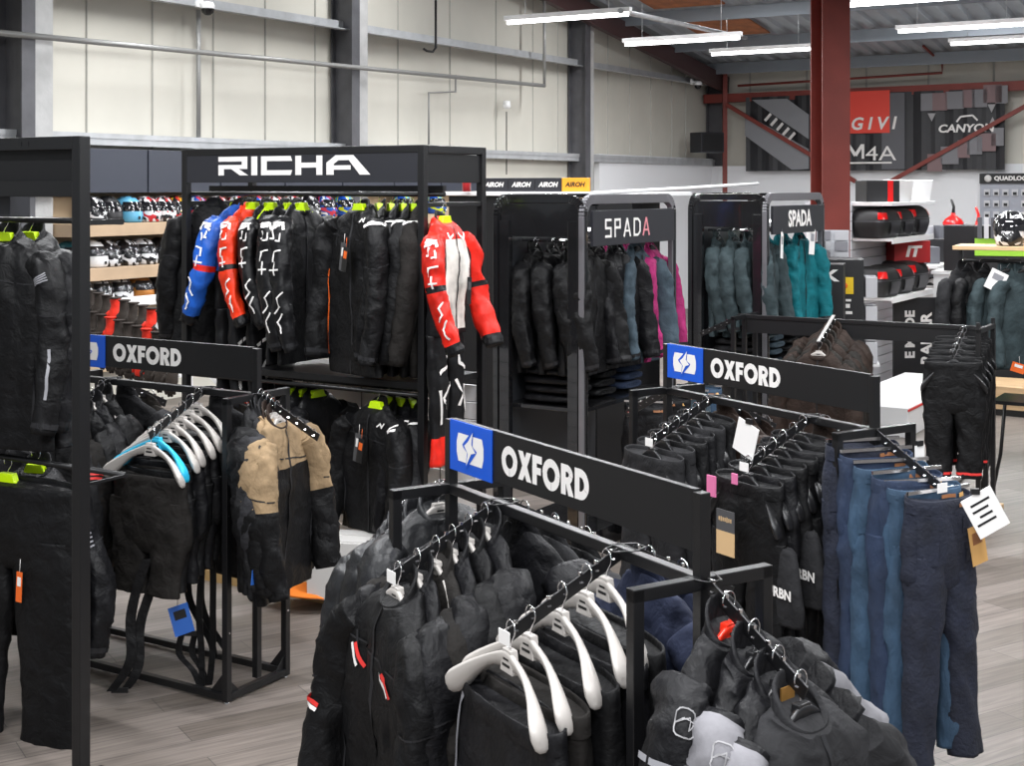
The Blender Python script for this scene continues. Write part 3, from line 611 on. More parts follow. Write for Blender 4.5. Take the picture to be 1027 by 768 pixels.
# jeans rack behind: aisle end jeans
GT = 'trousers on the lettered racks'
def jeans(label, p, y, m, seed, z0=-.075, big=False, gold=False):
    def ex(t, PL, LL):
        for k, u in enumerate((.05, .2, .3, .45, .62, .88)):
            b = MB(); PL.stroke(b, [(u, .9), (u, .995)], .012, .006); b.build('belt_loop', m, t)
        b = MB(); PL.patch(b, .78, .86, .86, .97, .006); b.build('leather_patch', M_belt, t)
        b = MB(); PL.patch(b, .87, .91, .86, .98, .009); b.build('paper_tag', M_kraft, t)
        b = MB(); PL.patch(b, .58, .70, .36, .72, .004); PL.patch(b, .80, .92, .36, .72, .004); b.each('back_pocket', m, t)
        if big: hang_tag(t, (.085, -.09, z0 - .09), .075, .14, M_kraft, M_belt, -.2, 'hang_tag')
        if gold:
            b = MB(); PL.stroke(b, [(.66, .5), (.665, .1)], .02, .008); b.build('kraft_strip', M_belt, t)
        MB().bar((-.15, 0, z0 + .03), (.15, 0, z0 + .03), .01, .012).tube([(0, 0, z0 + .03), (0, 0, -.045), (.012, 0, -.035), (.02, 0, -.018), (.012, 0, -.002), (0, 0, .002), (-.014, 0, -.004)], .0022, 0, 6).build('clip_hook', M_chrome, t)
    return trousers(label, p, y, m, z0, .8, .92, .75, seed, GT, 'jeans', 'jeans', extra=ex, spread=.02)
JL = ['deep navy jeans with a kraft hang tag, outermost on', 'mid blue jeans, second on', 'dark blue jeans, third on', 'faded blue jeans with a tan strip, fourth on', 'dark indigo jeans, fifth on', 'darkest blue jeans, innermost on']
def mk(i, p, y, o, wh): jeans(JL[i] + " the middle rack's aisle end arm", p - B1 * (0, .02, .035, .055, .06, .07)[i], y - (0, .3, .15, .35, .2, .3)[i], [DENIM3, DENIM, DENIM2, DENIM, DENIM2, DENIM3][i], 80 + i, big=i == 0, gold=i == 3)
fill(RK2, 2, (.97, .8, .62, .44, .24, .06), '', mk, hg=False)
def mk(i, p, y, o, wh):
    g = [('B', 's', [[(.9, .62), (.99, .64)], [(.9, .42), (.99, .44)]], .012, M_refl, 'reflective_tape')] if i == 0 else []
    trousers('%s trousers, %s on %s' % (['charcoal', 'dark grey', 'black', 'dull black', 'soft grey', 'matt black'][i], o, wh), p, y, [K3, K3, K, K2, K3, K][i], -.1, 1.05, .95, .5, 90 + i, GT, gfx=g, hi=i < 2)
fill(RK2, 0, (.95, .76, .58, .42, .26, .1), "the middle rack's left near arm", mk, 'black')
def mk(i, p, y, o, wh):
    def ex(t, PL, LL):
        if i == 0:
            MB().box((-.02, -.1, -.24), (.1, .004, .08)).build('dark_label', M_greytag, t); MB().box((-.02, -.1, -.325), (.1, .004, .09)).build('tan_label', M_tan, t); b = MB(); [b.box((-.053 + .011 * k, -.1025, -.235), (.006, .001, .014 + .004 * (k % 3 == 1))) for k in range(7)]; b.each('label_print', M_tan, t); b = MB(); b.box((-.13, -.075, -.13), (.05, .006, .08)); b.box((0, -.072, -.08), (.03, .006, .04)); b.each('pink_label', M_pink, t)
        if i in (1, 3):
            b = MB(); Loft([((.2, -.05, -.34), (.02, 0, 0), (0, .02, 0)), ((.2, -.05, -.38), (.05, 0, 0), (0, .03, 0)), ((.2, -.05, -.55), (.085, 0, 0), (0, .035, 0)), ((.2, -.05, -.62), (.08, 0, 0), (0, .035, 0))], .008, (14, 14, 8), i).skin(b, 18, 12)
            o_ = b.build('drawstring_bag', K3, t); text('URBN', .05, (.2, -.09, -.5), M_white, o_, 'bag_print', 1, 0, .002)
    trousers('%s trousers, %s on %s' % (['black riding', 'black bagged', 'coal black', 'black bagged twin', 'ink black', 'plain black'][i], o, wh), p, y, [K, K2, K, K, K2, K][i], -.1, 1.0, 1.0, .55, 100 + i, GT, extra=ex, hi=i < 4)
fill(RK2, 1, (.95, .76, .58, .42, .26, .1), "the middle rack's right near arm", mk, 'black')
for a, wh in ((4, "the middle rack's left far arm"), (5, "the middle rack's right far arm")):
    def mk(i, p, y, o, wh_): jacket('%s jacket, %s on %s' % (['brown waxed', 'dark brown', 'deep brown'][i], o, wh_), p, y, BROWN, dk=.5, seed=110 + i + a * 5, group=GJ, hi=False)
    fill(RK2, a, (.85, .5, .18), wh, mk, 'black')
def card(label, p, yaw, tilt, w_=.17, h=.2, lines=4):
    t = thing('notice_card', label, 'card', p, yaw); r = Matrix.Rotation(tilt, 3, 'Y'); MB().box(r @ V((0, 0, -h / 2)), (w_, .003, h), r).build('card', M_paper, t)
    b = MB()
    for k in range(lines): b.box(r @ V((-.01 * (k % 2), -.0022, -h * (.22 + .16 * k))), (w_ * (.62 - .1 * (k % 3)), .001, .008), r)
    b.build('print', M_ink, t); MB().box((0, 0, .008), (.03, .012, .02)).build('clip', M_ink, t)
p, yw = RK2.arm(2, 1.05); card('white printed notice card clipped under the jeans arm tip', p + V((.09, -.06, -.03)), yw - .5, -.5, .12, .15)
p, yw = RK2.arm(1, .8); card('blank white card hanging tilted on the middle rack arm', p + V((-.04, -.02, .1)), yw, .3, .12, .13, 0)
p, yw = RK2.arm(2, .4); card('narrow white card hanging inside the middle rack end arm', p + V((.1, .08, -.02)), yw, .0, .05, .13, 0)
# left rack
def mk(i, p, y, o, wh):
    g = [('R', 's', [[(-.1, .28), (.12, .3)], [(-.1, .31), (.12, .33)]], .012, M_redp, 'red_stripe')] if i == 0 else []
    jacket('%s jacket, %s on %s' % (['black jacket with red sleeve stripes as', 'warm black', 'black', 'dull black', 'coal'][i] if i else 'black red-striped', o, wh), p, y, [K3, KB, K, K2, K][i], dk=.42, seed=130 + i, group=GJ, gfx=g, hi=i < 3)
fill(RK3, 0, (.9, .7, .52, .34, .15), "the left rack's far-left near arm", mk)
def mk(i, p, y, o, wh):
    trousers('%s trousers under a hanger, %s on %s' % (['warm black', 'black', 'matt black', 'dull black', 'dark', 'coal black', 'ink black'][i], o, wh), p, y, [KB, K, K2, K, K2, K, K][i], -.205, 1.1, .5, .6, 140 + i, GT, hi=i < 3, spread=-.014)
fill(RK3, 1, (.97, .85, .68, .54, .4, .26, .1), "the left rack's right near arm", mk, ['white', 'cyan', 'white', 'white', 'white', 'white', 'white'], drop=False)
lb3 = ['khaki and black jacket, outermost on', 'khaki tan jacket, second on', 'grey sleeved jacket with a blue tag, third on', 'dark grey jacket, fourth on', 'black jacket, innermost on']
def mk(i, p, y, o, wh):
    r = jacket(lb3[i] + " the left rack's end arm", p, y, [KHAKI, KHAKI, K3, K3, K][i], [KHAKI, KHAKI, MID, K3, K][i], [BROWN, BROWN, None, None, None][i], .55, seed=150 + i, group=GJ, mats=[K, KHAKI] if i < 2 else None, bmf=(lambda u, v: 1 if v > .55 else 0) if i < 2 else None, smf=(lambda u, v: 1 if v < .55 else 0) if i < 2 else None, puff=1.0)
    if i == 2: hang_tag(r[0], (-.28, -.1, -.62), .06, .12, mat('blue_tag', '2b62b8', .5), M_white, .2)
fill(RK3, 2, (.3, .22, .15, .08, .01), "the left rack's end arm", mk, dyaw=.2)
for a, wh in ((4, "the left rack's left far arm"), (5, "the left rack's right far arm"), (3, "the left rack's hidden end arm")):
    def mk(i, p, y, o, wh_): jacket('%s jacket, %s on %s' % (['black', 'dark'][i], o, wh_), p, y, [OLIVE, K3][i], dk=.5, seed=170 + i + a * 5, group=GJ, hi=False)
    fill(RK3, a, (.7, .25), wh, mk)
# braces and a swing tag hanging out of the left rack's trousers
def strap(label, pts, wd=.03):
    t = thing('trouser_braces', label, 'braces', pts[0], 0, 'braces trailing from trousers'); o = V(pts[0]); q = [V(p) - o for p in pts]
    for s in (-1, 1):
        b = MB(); vs = []; n = 24; m = len(q) - 1; e = V((wd * .5, wd * .12, 0))
        for i in range(n + 1):
            f = min(i / n * m, m - 1e-6); j = int(f); p = cat4(q[max(j - 1, 0)], q[j], q[j + 1], q[min(j + 2, m)], f - j) + V((s * (.02 + .014 * math.sin(i * .35 + s)), s * .012, 0))
            vs += [p - e, p + e, p + e + V((.001, .004, 0)), p - e + V((.001, .004, 0))]
        b.add(vs, [(4 * i + a, 4 * i + (a + 1) % 4, 4 * i + 4 + (a + 1) % 4, 4 * i + 4 + a) for i in range(n) for a in range(4)], 0, False)
        b.build('strap', K, t)
    MB().box(q[-1], (.07, .012, .02)).build('buckle', M_ink, t)
D3 = 6.15
def S3(px, py, d=D3): return at(px, py, d)
strap('black braces trailing to the floor left under the left rack', [S3(150, 560, 5.95), S3(140, 615, 5.95), S3(133, 660, 5.92), S3(120, 692, 5.9)], .04)
strap('black braces looping down between the uprights of the left rack', [S3(205, 560), S3(206, 610), S3(210, 650), S3(207, 688), S3(196, 672), S3(184, 655), S3(190, 635)], .026)
strap('black braces hanging beside the open end frame of the left rack', [S3(193, 555, 6.3), S3(198, 600, 6.3), S3(212, 640, 6.3), S3(222, 658, 6.3)], .03)
p = S3(178, 607, 6.0); t = thing('swing_tag', 'blue and black swing tag dangling under the left rack trousers', 'tag', p, R(20))
hang_tag(t, (0, 0, 0), .085, .13, mat('blue_tag', '2b62b8', .5), M_ink, -.25, 'tag_card'); MB().tube([(0, 0, 0), (0, 0, .13)], .0015, 0, 4).build('cord', M_ink, t)
# ------------------------------------------------------------------ tall bay with the wide white lettering
class Bay:
    def __init__(s, c, yaw): s.c, s.yaw, s.rot = V(c), yaw, Matrix.Rotation(yaw, 3, 'Z')
    def w(s, x, y, z): return s.c + s.rot @ V((x, y, z))
    def xat(s, px, y, lo=-3, hi=.6): return solve(lambda x: s.w(x, y, 0), px, lo, hi)
    def zat(s, py, x, y): return EYE - (py - HY) / F * s.w(x, y, 0).y
RB = Bay((-.46, 7.2, 0), Y3); XL = RB.xat(187, 0); TOPZ = 2.42; DP = .56; PX = .04
M_wood = mat('pale_wood', 'c8a880', .55, 0, .1, 30, .15, 3, stretch=(1, 14, 14)); M_slat = mat('white_slat_panel', 'e4e4e6', .4)
t = thing('platform', 'low pale wooden platform under the tall white-lettered bay', 'platform', RB.c, Y3)
MB().box((-.6, .38, .035), (2.6, 1.0, .07)).build('deck', M_wood, t, .004); MB().box((-.6, -.12, .03), (2.6, .012, .06)).build('edge_strip', mat('wood_edge', 'b0905f', .6), t)
t = thing('display_bay', 'tall black steel display bay with wide white lettering on its head panel', 'display stand', RB.c, Y3)
for x in (XL, 0):
    for y in (0, DP): MB().box((x, y, (TOPZ + .07) / 2), (PX, PX, TOPZ - .07)).build('post', M_steel, t, .003)
    b = MB()
    for z in (.1, TOPZ - .02): b.box((x, DP / 2, z), (PX, DP - PX, PX))
    b.box((x, DP / 2, 2.11), (.025, DP - PX, .025)); b.each('end_brace', M_steel, t, .003)
for y in (0, DP): MB().box((XL / 2, y, TOPZ - .02), (-XL - PX, PX, PX)).box((XL / 2, y, .1), (-XL - PX, PX, PX)).each('cross_beam', M_steel, t, .003)
MB().box((XL / 2, -.008, 2.315), (-XL - PX, .02, .175)).build('sign_panel', M_char, t, .002)
MB().box((0.0, DP / 2, 2.30), (.015, DP - PX, .15)).build('end_panel', M_panel, t, .002)
b = MB(); xs = RB.xat(219, -.02); xe = RB.xat(377, -.02); lw = 1.5 + .34 + 1.5 + 1.3 + 1.98 + .2 * 4; hh = .105
letters(b, 'RICHA', WIDE, xs, 2.268, hh, -.0195, .2, (xe - xs) / hh / lw * 1.0 * (lw - .8) / (lw - .8)); b.build('lettering', M_white, t)
ZR = 2.165; MB().tube([(XL, .2, ZR), (0, .2, ZR)], .014).build('hanging_rail', M_steel, t); MB().tube([(XL, .03, ZR), (0, .03, ZR)], .012).build('hanging_rail', M_steel, t); MB().tube([(XL, .03, 1.12), (0, .03, 1.12)], .012).build('hanging_rail', M_steel, t); MB().box((XL / 2, .2, ZR + .03), (-XL, .03, .03)).build('rail_beam', M_steel, t)
MB().box((XL / 2, DP / 2, 1.17), (-XL - .02, DP - .02, .035)).build('shelf', M_steel, t, .003); MB().tube([(XL, .2, 1.12), (0, .2, 1.12)], .013).build('hanging_rail', M_steel, t)
b = MB()
for k in range(10): b.box((XL / 2, DP + .02, .18 + .098 * k), (-XL, .018, .09))
for k in range(1, 6): b.box((XL * k / 6, DP + .009, .62), (.006, .006, .98), None, 1)
b.build('back_panel', [M_slat, mat('panel_gap', '77777a', .6)], t)
MB().box((XL / 2, DP + .02, 1.68), (-XL, .02, .86)).build('upper_back_panel', M_panel, t) if False else None
# leathers and jackets on the tall bay
dash = lambda s, seed=0: [[(s - .05, .27), (s - .05, .33), (s - .01, .33)], [(s + .03, .25), (s + .03, .31), (s + .06, .31)], [(s - .07, .40), (s + .03, .41), (s + .03, .47)], [(s - .05, .53), (s + .05, .53)], [(s - .0, .48), (s + .0, .56)],
                          [(s - .1, .68), (s - .02, .71), (s - .04, .76), (s + .05, .79)], [(s - .06, .8), (s + .02, .84), (s + .0, .89)]]
logoR = lambda s: [[(s - .07, .165), (s + .05, .165), (s + .06, .195), (s - .02, .2)], [(s - .06, .165), (s - .08, .225)], [(s - .01, .2), (s + .07, .23)]]
def suit(label, p, yaw, main, sl, front, seed, vis, leg=BLK, hi=True, group='one piece leather suits on the tall bay', chest=None, dk=.5, ln=.72):
    so = 0.0
    def smf(u, v): return 2 if .56 < v < .61 else (1 if v < .93 else 0)
    def bmf(u, v):
        du = min(abs(u - .75), abs(u - .25))
        if chest and u > .5 and abs(u - .75) < .11 and .12 < v < .72: return 3
        return 1 if (v > .62 and du < .16) or (du > .14 and v > .3) else 0
    ms = [leg, sl, SRED if sl is SBLUE else BLK, SWHT]
    g = [(vis, 's', dash(so), .010, M_white, 'white_dashes'), (vis, 's', logoR(so), .016, M_white, 'shoulder_logo')]
    if chest: g.append(('B', 's', [[(.66, .8), (.69, .72), (.72, .78)], [(.78, .8), (.80, .72), (.83, .8)]], .012, M_white, 'chest_dashes'))
    def legs(t):
        for L, s in zip(leg_lofts(-.5, .85, seed, .84, .55, .01, .28), (-1, 1)):
            o = L.skin(MB(), 16, 24, lambda u, v: 1 if v > .78 else 0).build('leg', [leg, sl], t)
            q = .5 if s < 0 else 0; b = MB()
            for l in ([(q + .12, .2), (q + .18, .33), (q + .3, .37)], [(q + .1, .45), (q + .22, .55), (q + .16, .62)], [(q + .3, .5), (q + .26, .7)]): L.stroke(b, [((.75 + (u - q - .2) * (1 if s > 0 else -1) * .8), v) for u, v in l], .018, .004)
            b.each('white_dash', M_white, o)
    return jacket(label, p, yaw, main, sl, leg, dk, .86, ln, .95, seed, group, g, .06, 0, hi, 'leather_suit', 'leather suit', bmf, smf, ms, .88, legs, .015)
def RJ(px, y=.2): return RB.w(RB.xat(px, y), y, ZR + .012)
FVW = math.atan2(-B3.x, B3.y); FR, FL = math.atan2(A3.x, -A3.y), math.atan2(-A3.x, A3.y)          # facing along the rail to the right / to the left
GN = 'neon hangers on the tall bay'
def rj(px): p = RJ(px); return p
hanger('neon yellow hanger of the leftmost black jacket on the tall bay', rj(214), FL - .5, 'neon', GN, drop=.08); r = jacket('plain black textile jacket hanging leftmost on the tall bay', rj(214), FL - .5, K, None, None, .5, .95, 1.25, 1.2, seed=201, group='clothes on the upper rail of the tall bay', collar_h=.015)
GU = 'clothes on the upper rail of the tall bay'
hanger('neon yellow hanger of the blue leather suit', rj(237), FL + .12, 'neon', GN, drop=.08); suit('blue, white and red one piece leather suit on the tall bay', rj(237), FL + .12, BLK, SBLUE, None, 202, 'R', chest=1)
hanger('neon yellow hanger of the orange red leather suit', rj(253), FR - .15, 'neon', GN, drop=.08); suit('orange red one piece leather suit beside the blue one', rj(253), FR - .15, SRED, SORG, None, 203, 'L')
hanger('neon yellow hanger of the first black leather suit right of the orange suit', rj(271), FR - .1, 'neon', GN, drop=.08); suit('black leather suit with white dashes just right of the orange suit', rj(271), FR - .1, BLK, BLK, None, 204, 'L')
for i, (px, n_) in enumerate(((290, 'second'), (302, 'third'))):
    hanger('neon yellow hanger of the %s black dashed jacket from the orange suit' % n_, rj(px), FR, 'neon', GN, drop=.08)
    jacket('black leather jacket with white dashes, %s black one from the orange suit' % n_, rj(px), FR, BLK, BLK, None, .45, .97, 1.25, 1.2, seed=206 + i, group=GU, collar_h=.015, gfx=[('L', 's', dash(0), .009, M_white, 'white_dashes'), ('L', 's', logoR(0), .016, M_white, 'shoulder_logo')])
def ritag(r, p=(.02, -.115, -.27)):
    hang_tag(r[0], p, .055, .15, M_greytag, M_white, .15); hang_tag(r[0], (p[0] + .03, p[1] - .008, p[2] - .02), .045, .13, M_ink, M_orange, .2)
hanger('neon yellow hanger in the front black jacket with tags on the tall bay', RJ(361, .03), FVW - .3, 'neon', GN, drop=.08)
r = jacket('black jacket with hang tags and dashed sleeve facing out on the tall bay', RJ(361, .03), FVW - .3, K, None, None, .7, .95, 1.28, 1.25, seed=210, group=GU, collar_h=.015, gfx=[('L', 's', dash(.1)[2:], .010, M_white, 'white_dashes'), ('B', 's', [[(.82, .79), (.85, .83), (.86, .78), (.89, .83)]], .008, M_white, 'chest_logo'), ('R', 's', [[(-.2, .1), (.1, .12)], [(-.2, .12), (.05, .16)]], .016, M_white, 'shoulder_logo'), ('B', 's', [[(.9, .4), (.915, .22)]], .012, M_refl, 'pocket_strip'), ('B', 's', [[(.61, .4), (.60, .16)]], .012, M_orange, 'orange_zip')]); ritag(r)
for i, (px, n_) in enumerate(((380, 'second'), (392, 'third'), (404, 'fourth'), (414, 'fifth'))):
    hanger('neon yellow hanger of the %s black jacket behind the tagged one' % n_, RJ(px, .2), FVW - .75, 'neon', GN, drop=.08)
    jacket('black jacket with a white shoulder mark, %s from the tagged front jacket' % n_, RJ(px, .2), FVW - .75, [K, K2, K, KB][i], None, None, .5, .95, 1.28, 1.25, seed=214 + i, group=GU, collar_h=.015, gfx=[('R', 's', [[(-.2, .1), (.1, .12)]], .016, M_white, 'shoulder_logo')], hi=i < 2)
p = RB.w(.05, RB.xat(445, 0) * 0 + .24, 2.1)
p = RB.w(.06, solve(lambda y: RB.w(.06, y, 0), 446, 0, .55), 2.115)
hanger('neon yellow hanger of the red and white leather suit at the bay end', p, FR + .12, 'neon', GN, drop=.08)
r = suit('red, white and black one piece leather suit facing out at the bay end', p, FR + .12, SRED, SRED, None, 220, 'L', chest=1, dk=.8)
hang_tag(r[0], (.03, -.13, -.38), .05, .14, M_ink, M_greytag, .1)
def RL(px, y=.2): return RB.w(RB.xat(px, y), y, 1.13)
GLo = 'jackets on the lower rail of the tall bay'
for i, (px, n_) in enumerate(((296, 'leftmost'), (306, 'second'), (318, 'third'))):
    hanger('neon yellow hanger on the lower rail, %s from the left' % n_, RL(px), FR - .1, 'neon', GN, drop=.08)
    jacket('black and red race jacket with white chevrons, %s on the lower rail' % n_, RL(px), FR - .1, BLK, BLK, None, .5, .95, .92, .95, seed=230 + i, group=GLo, collar_h=.015, mats=[BLK, SRED], smf=(lambda u, v: 1 if .3 < v < .55 and u > .7 else 0) if i == 0 else (lambda u, v: 0), gfx=[('L', 's', [[(-.1, .22), (0, .17), (.12, .22)], [(-.1, .45), (.0, .5)], [(-.08, .6), (.05, .63)]], .013, M_white, 'white_chevrons')], hi=i < 2)
hanger('neon yellow hanger in the tagged black jacket on the lower rail', RL(378, .03), FVW - .2, 'neon', GN, drop=.08)
r = jacket('black jacket with a white emblem and grey tag on the lower rail', RL(378, .03), FVW - .2, K, None, None, .7, .95, .85, .9, seed=236, group=GLo, collar_h=.015, gfx=[('B', 's', [[(.80, .72), (.83, .76), (.835, .71), (.865, .76)]], .008, M_white, 'chest_logo'), ('R', 's', [[(-.25, .12), (-.05, .12)], [(-.25, .14), (-.1, .17)]], .014, M_white, 'shoulder_logo'), ('L', 's', dash(-.12)[3:], .012, M_white, 'white_dashes')]); ritag(r, (-.005, -.12, -.22))
for i, (px, n_) in enumerate(((389, 'second'), (402, 'third'), (413, 'fourth'))):
    hanger('neon yellow hanger on the lower rail, %s from the tagged jacket' % n_, RL(px), FVW - .6, 'neon', GN, drop=.08)
    jacket('black jacket %s behind the tagged one on the lower rail' % n_, RL(px), FVW - .6, K2, None, None, .5, .95, .85, .9, seed=240 + i, group=GLo, collar_h=.015, gfx=[('R', 's', [[(-.2, .1), (.0, .12)]], .014, M_white, 'shoulder_logo')], hi=False)
p = at(347, 562, 7.3); t = thing('carton', 'pale grey carton standing on the wooden platform below the lower jackets', 'box', (p.x, p.y, .075), Y3 + .35)
MB().box((0, 0, .15), (.34, .26, .3)).build('box_body', mat('pale_carton', 'cfcdca', .6), t, .004); MB().box((0, -.07, .303), (.34, .1, .006)).box((0, .07, .303), (.34, .1, .006)).each('flap', mat('pale_carton', 'cfcdca', .6), t)
p = at(296, 571, 7.3); b = MB(); Loft([((-.16, 0, .0), (0, .06, 0), (0, 0, .01)), ((-.1, 0, .012), (0, .11, 0), (0, 0, .016)), ((.02, .01, .016), (0, .12, 0), (0, 0, .02)), ((.14, .02, .01), (0, .09, 0), (0, 0, .014)), ((.2, .02, .0), (0, .03, 0), (0, 0, .006))], .012, (9, 9, 9), 3).skin(b, 20, 16)
o = b.build('folded_cloth', mat('orange_cloth', 'e0761c', .8), None, 0, (p.x, p.y, .082), Y3); tag(o, 'bright orange folded cloth lying on the wooden platform', 'cloth')
p = at(270, 575, 7.3); t = thing('price_label', 'small white price label lying on the platform beside the orange cloth', 'label', (p.x, p.y, .072), Y3 + .2); MB().box((0, 0, .012), (.12, .05, .024)).build('holder', M_paper, t, .002); MB().box((0, -.0258, .012), (.08, .002, .01)).build('print', M_ink, t)
# ------------------------------------------------------------------ bay cut by the left edge
LBY = Bay((-1.59, 5.15, 0), Y3); z1 = 2.39
t = thing('display_bay', 'tall black steel display bay cut off by the left edge of the picture', 'display stand', LBY.c, Y3)
for x in (-1.5, 0):
    MB().box((x, 0, z1 / 2), (.045, .05, z1)).build('post', M_steel, t, .003); MB().box((x, .06, .01), (.08, .14, .016)).build('foot', M_steel, t, .003)
MB().box((-.75, 0, z1 - .025), (1.455, .05, .05)).build('top_beam', M_steel, t, .003)
MB().box((-.75, .03, 2.29), (1.455, .02, .15)).build('head_panel', M_panel, t); MB().box((-.75, .01, 2.195), (1.455, .03, .06)).build('lower_beam', M_steel, t, .002)
MB().tube([(-1.5, .2, 2.07), (0, .2, 2.07)], .012).bar((0, 0, 2.07), (0, .2, 2.07), .02, .02).build('hanging_rail', M_steel, t)
MB().tube([(-1.5, .22, 1.1), (0, .22, 1.1)], .012).bar((0, 0, 1.1), (0, .22, 1.1), .01, .01).build('hanging_rail', M_steel, t)
b = MB()
for px, w_ in ((20, .03), (27, .03), (79, .02)): b.box((LBY.xat(px, -.026), -.0262, z1 - .025), (w_ * .5, .002, .018))
b.each('slot', M_ink, t)
MB().box((LBY.xat(5, .1), .12, 2.13), (.13, .1, .09)).build('control_box', M_char, t, .004)
FV = math.atan2(-B3.x, B3.y)                                      # facing the viewer's aisle
def LJ(px, y, z): return LBY.w(LBY.xat(px, y), y, z)
bars = lambda: [('R', 's', [[(.80, .42 + .022 * k), (.93, .415 + .022 * k)] for k in range(4)], .007, M_refl, 'reflective_bars')]
hanger('neon yellow hanger of the upper front jacket at the left edge', LJ(4, .2, 2.08), FV + .25, 'neon', 'neon hangers on the left edge bay', drop=.08); jacket('black textile jacket with grey sleeve bars, front of two at the left edge', LJ(4, .2, 2.08), FV + .25, K, None, None, .95, 1.1, 1.2, 1.15, seed=260, group='jackets on the left edge bay', gfx=[('R', 's', [[(.70, .25 + .015 * k), (.85, .245 + .015 * k)] for k in range(4)], .005, M_refl, 'reflective_bars'), ('R', 's', [[(.8, .66), (.82, .86)]], .012, M_refl, 'reflective_strip')])
hanger('neon yellow hanger of the upper rear jacket at the left edge', LJ(30, .32, 2.08), FV + .1, 'neon', 'neon hangers on the left edge bay', drop=.08); jacket('black textile jacket with a grey cuff strip, rear of two at the left edge', LJ(30, .32, 2.08), FV + .1, K2, None, None, .8, 1.08, 1.2, 1.15, seed=262, group='jackets on the left edge bay', gfx=[('R', 's', [[(.8, .7), (.82, .9)]], .012, M_refl, 'reflective_strip')])
hanger('neon yellow hanger of the black trousers at the left edge', LJ(8, .22, 1.1), FV + .1, 'neon', 'neon hangers on the left edge bay', drop=.08)
def ex(t, PL, LL): hang_tag(t, (.1, -.08, -.42), .03, .12, M_orange, M_white, .05)
trousers('black textile trousers with an orange tag at the left edge', LJ(16, .2, 1.1), FV + .1, K, -.1, 1.75, 1.08, .8, 264, 'trousers on the left edge bay', extra=ex)
hanger('neon yellow hanger of the low jacket behind the left edge trousers', LJ(36, .4, 1.1), FV + .3, 'neon', 'neon hangers on the left edge bay', drop=.08); jacket('black jacket with sleeve bars hanging behind the left edge trousers', LJ(36, .4, 1.1), FV + .3, K2, None, None, .8, 1.0, .9, 1.05, seed=266, group='jackets on the left edge bay', out=.1, gfx=bars())
# ------------------------------------------------------------------ walk-in cabinets with rounded corners
GLASS = mat('cabinet_glass', (1, 1, 1), .02, trans=1, alpha=.12)
M_gloss = mat('black_gloss', (.01, .01, .011), .12, coat=.3); M_cabtop = mat('grey_cabinet_edge', '6b6a6e', .35, .3); M_ledp = mat('cabinet_led', (1, 1, 1), .5, emit=6)
def cabinet(label, c, group):
    t = thing('clothes_cabinet', label, 'cabinet', c, math.atan2(B3.y, B3.x), group); Lx, Dy, Z = 1.25, .6, 2.13
    for x, nm in ((0, 'side_frame'), (Lx, 'side_frame')):          # rounded portal frames across the depth
        b = MB(); n = 8; r = .09; wd = .06
        path = [(0, 0), (0, Z - r)] + [(r - r * math.cos(PI / 2 * i / n), Z - r + r * math.sin(PI / 2 * i / n)) for i in range(1, n)] + [(r, Z), (Dy - r, Z)] + [(Dy - r + r * math.sin(PI / 2 * i / n), Z - r + r * math.cos(PI / 2 * i / n)) for i in range(1, n)] + [(Dy, Z - r), (Dy, 0)]
        for (y0, z0), (y1, z1_) in zip(path, path[1:]): b.bar((x, y0, z0), (x, y1, z1_), .05, .03, 0, (1, 0, 0))
        b.build(nm, M_gloss, t, .004)
    for y in (0, Dy):                                             # front and rear rounded portals
        b = MB(); n = 8; r = .1
        path = [(0, 0), (0, Z - r)] + [(r - r * math.cos(PI / 2 * i / n), Z - r + r * math.sin(PI / 2 * i / n)) for i in range(1, n)] + [(r, Z), (Lx - r, Z)] + [(Lx - r + r * math.sin(PI / 2 * i / n), Z - r + r * math.cos(PI / 2 * i / n)) for i in range(1, n)] + [(Lx, Z - r), (Lx, 0)]
        for (x0, z0), (x1, z1_) in zip(path, path[1:]): b.bar((x0, y, z0), (x1, y, z1_), .06, .035, 0, (0, 1, 0))
        b.build('portal_frame', M_cabtop if y == 0 else M_gloss, t, .004)
    MB().box((Lx / 2, Dy / 2, Z - .01), (Lx - .12, Dy - .02, .03)).build('roof_panel', M_gloss, t, .004)
    MB().box((Lx / 2, Dy / 2, .06), (Lx - .05, Dy, .12)).build('plinth', M_gloss, t, .004)
    MB().box((0, Dy / 2, 2.0), (.02, Dy - .06, .2)).build('side_valance', M_gloss, t, .003)
    b = MB()
    for y in (.06, Dy - .06): b.box((.0, y, 1.05), (.05, .07, 1.9))
    b.each('side_upright', M_gloss, t, .003)
    MB().box((Lx / 2, Dy - .03, 1.2), (Lx - .06, .012, 1.75)).build('back_sheet', mat('cabinet_back', '3a3c40', .3), t)
    MB().box((Lx / 2, -.03, 1.955), (Lx - .1, .02, .215)).build('sign_panel', M_char, t, .002)
    for x in (.24, .66, 1.06): MB().tube([(x, .02, 1.87), (x, Dy - .02, 1.87)], .011).build('hanging_rail', M_chrome, t)
    MB().box((Lx / 2, Dy / 2, 1.93), (Lx - .2, .03, .02)).build('light_strip', M_ledp, t)
    MB().box((Lx / 2, Dy / 2, .86), (Lx - .1, Dy - .06, .025)).build('shelf', M_gloss, t, .002)
    return t
C1 = V((.424, 8.3, 0)); C2 = V((1.89, 10.4, 0))
YB = math.atan2(B3.y, B3.x); RBt = Matrix.Rotation(YB, 3, 'Z')
cb1 = cabinet('black rounded clothes cabinet with thin spaced lettering, nearer of two', C1, 'walk-in clothes cabinets'); cb2 = cabinet('black rounded clothes cabinet with bold lettering, beside the red column', C2, 'walk-in clothes cabinets')
b = MB(); letters(b, 'SPAD', thin(.13), .2, 1.895, .115, -.0415, .3, 1.25); b.build('lettering', M_white, cb1)
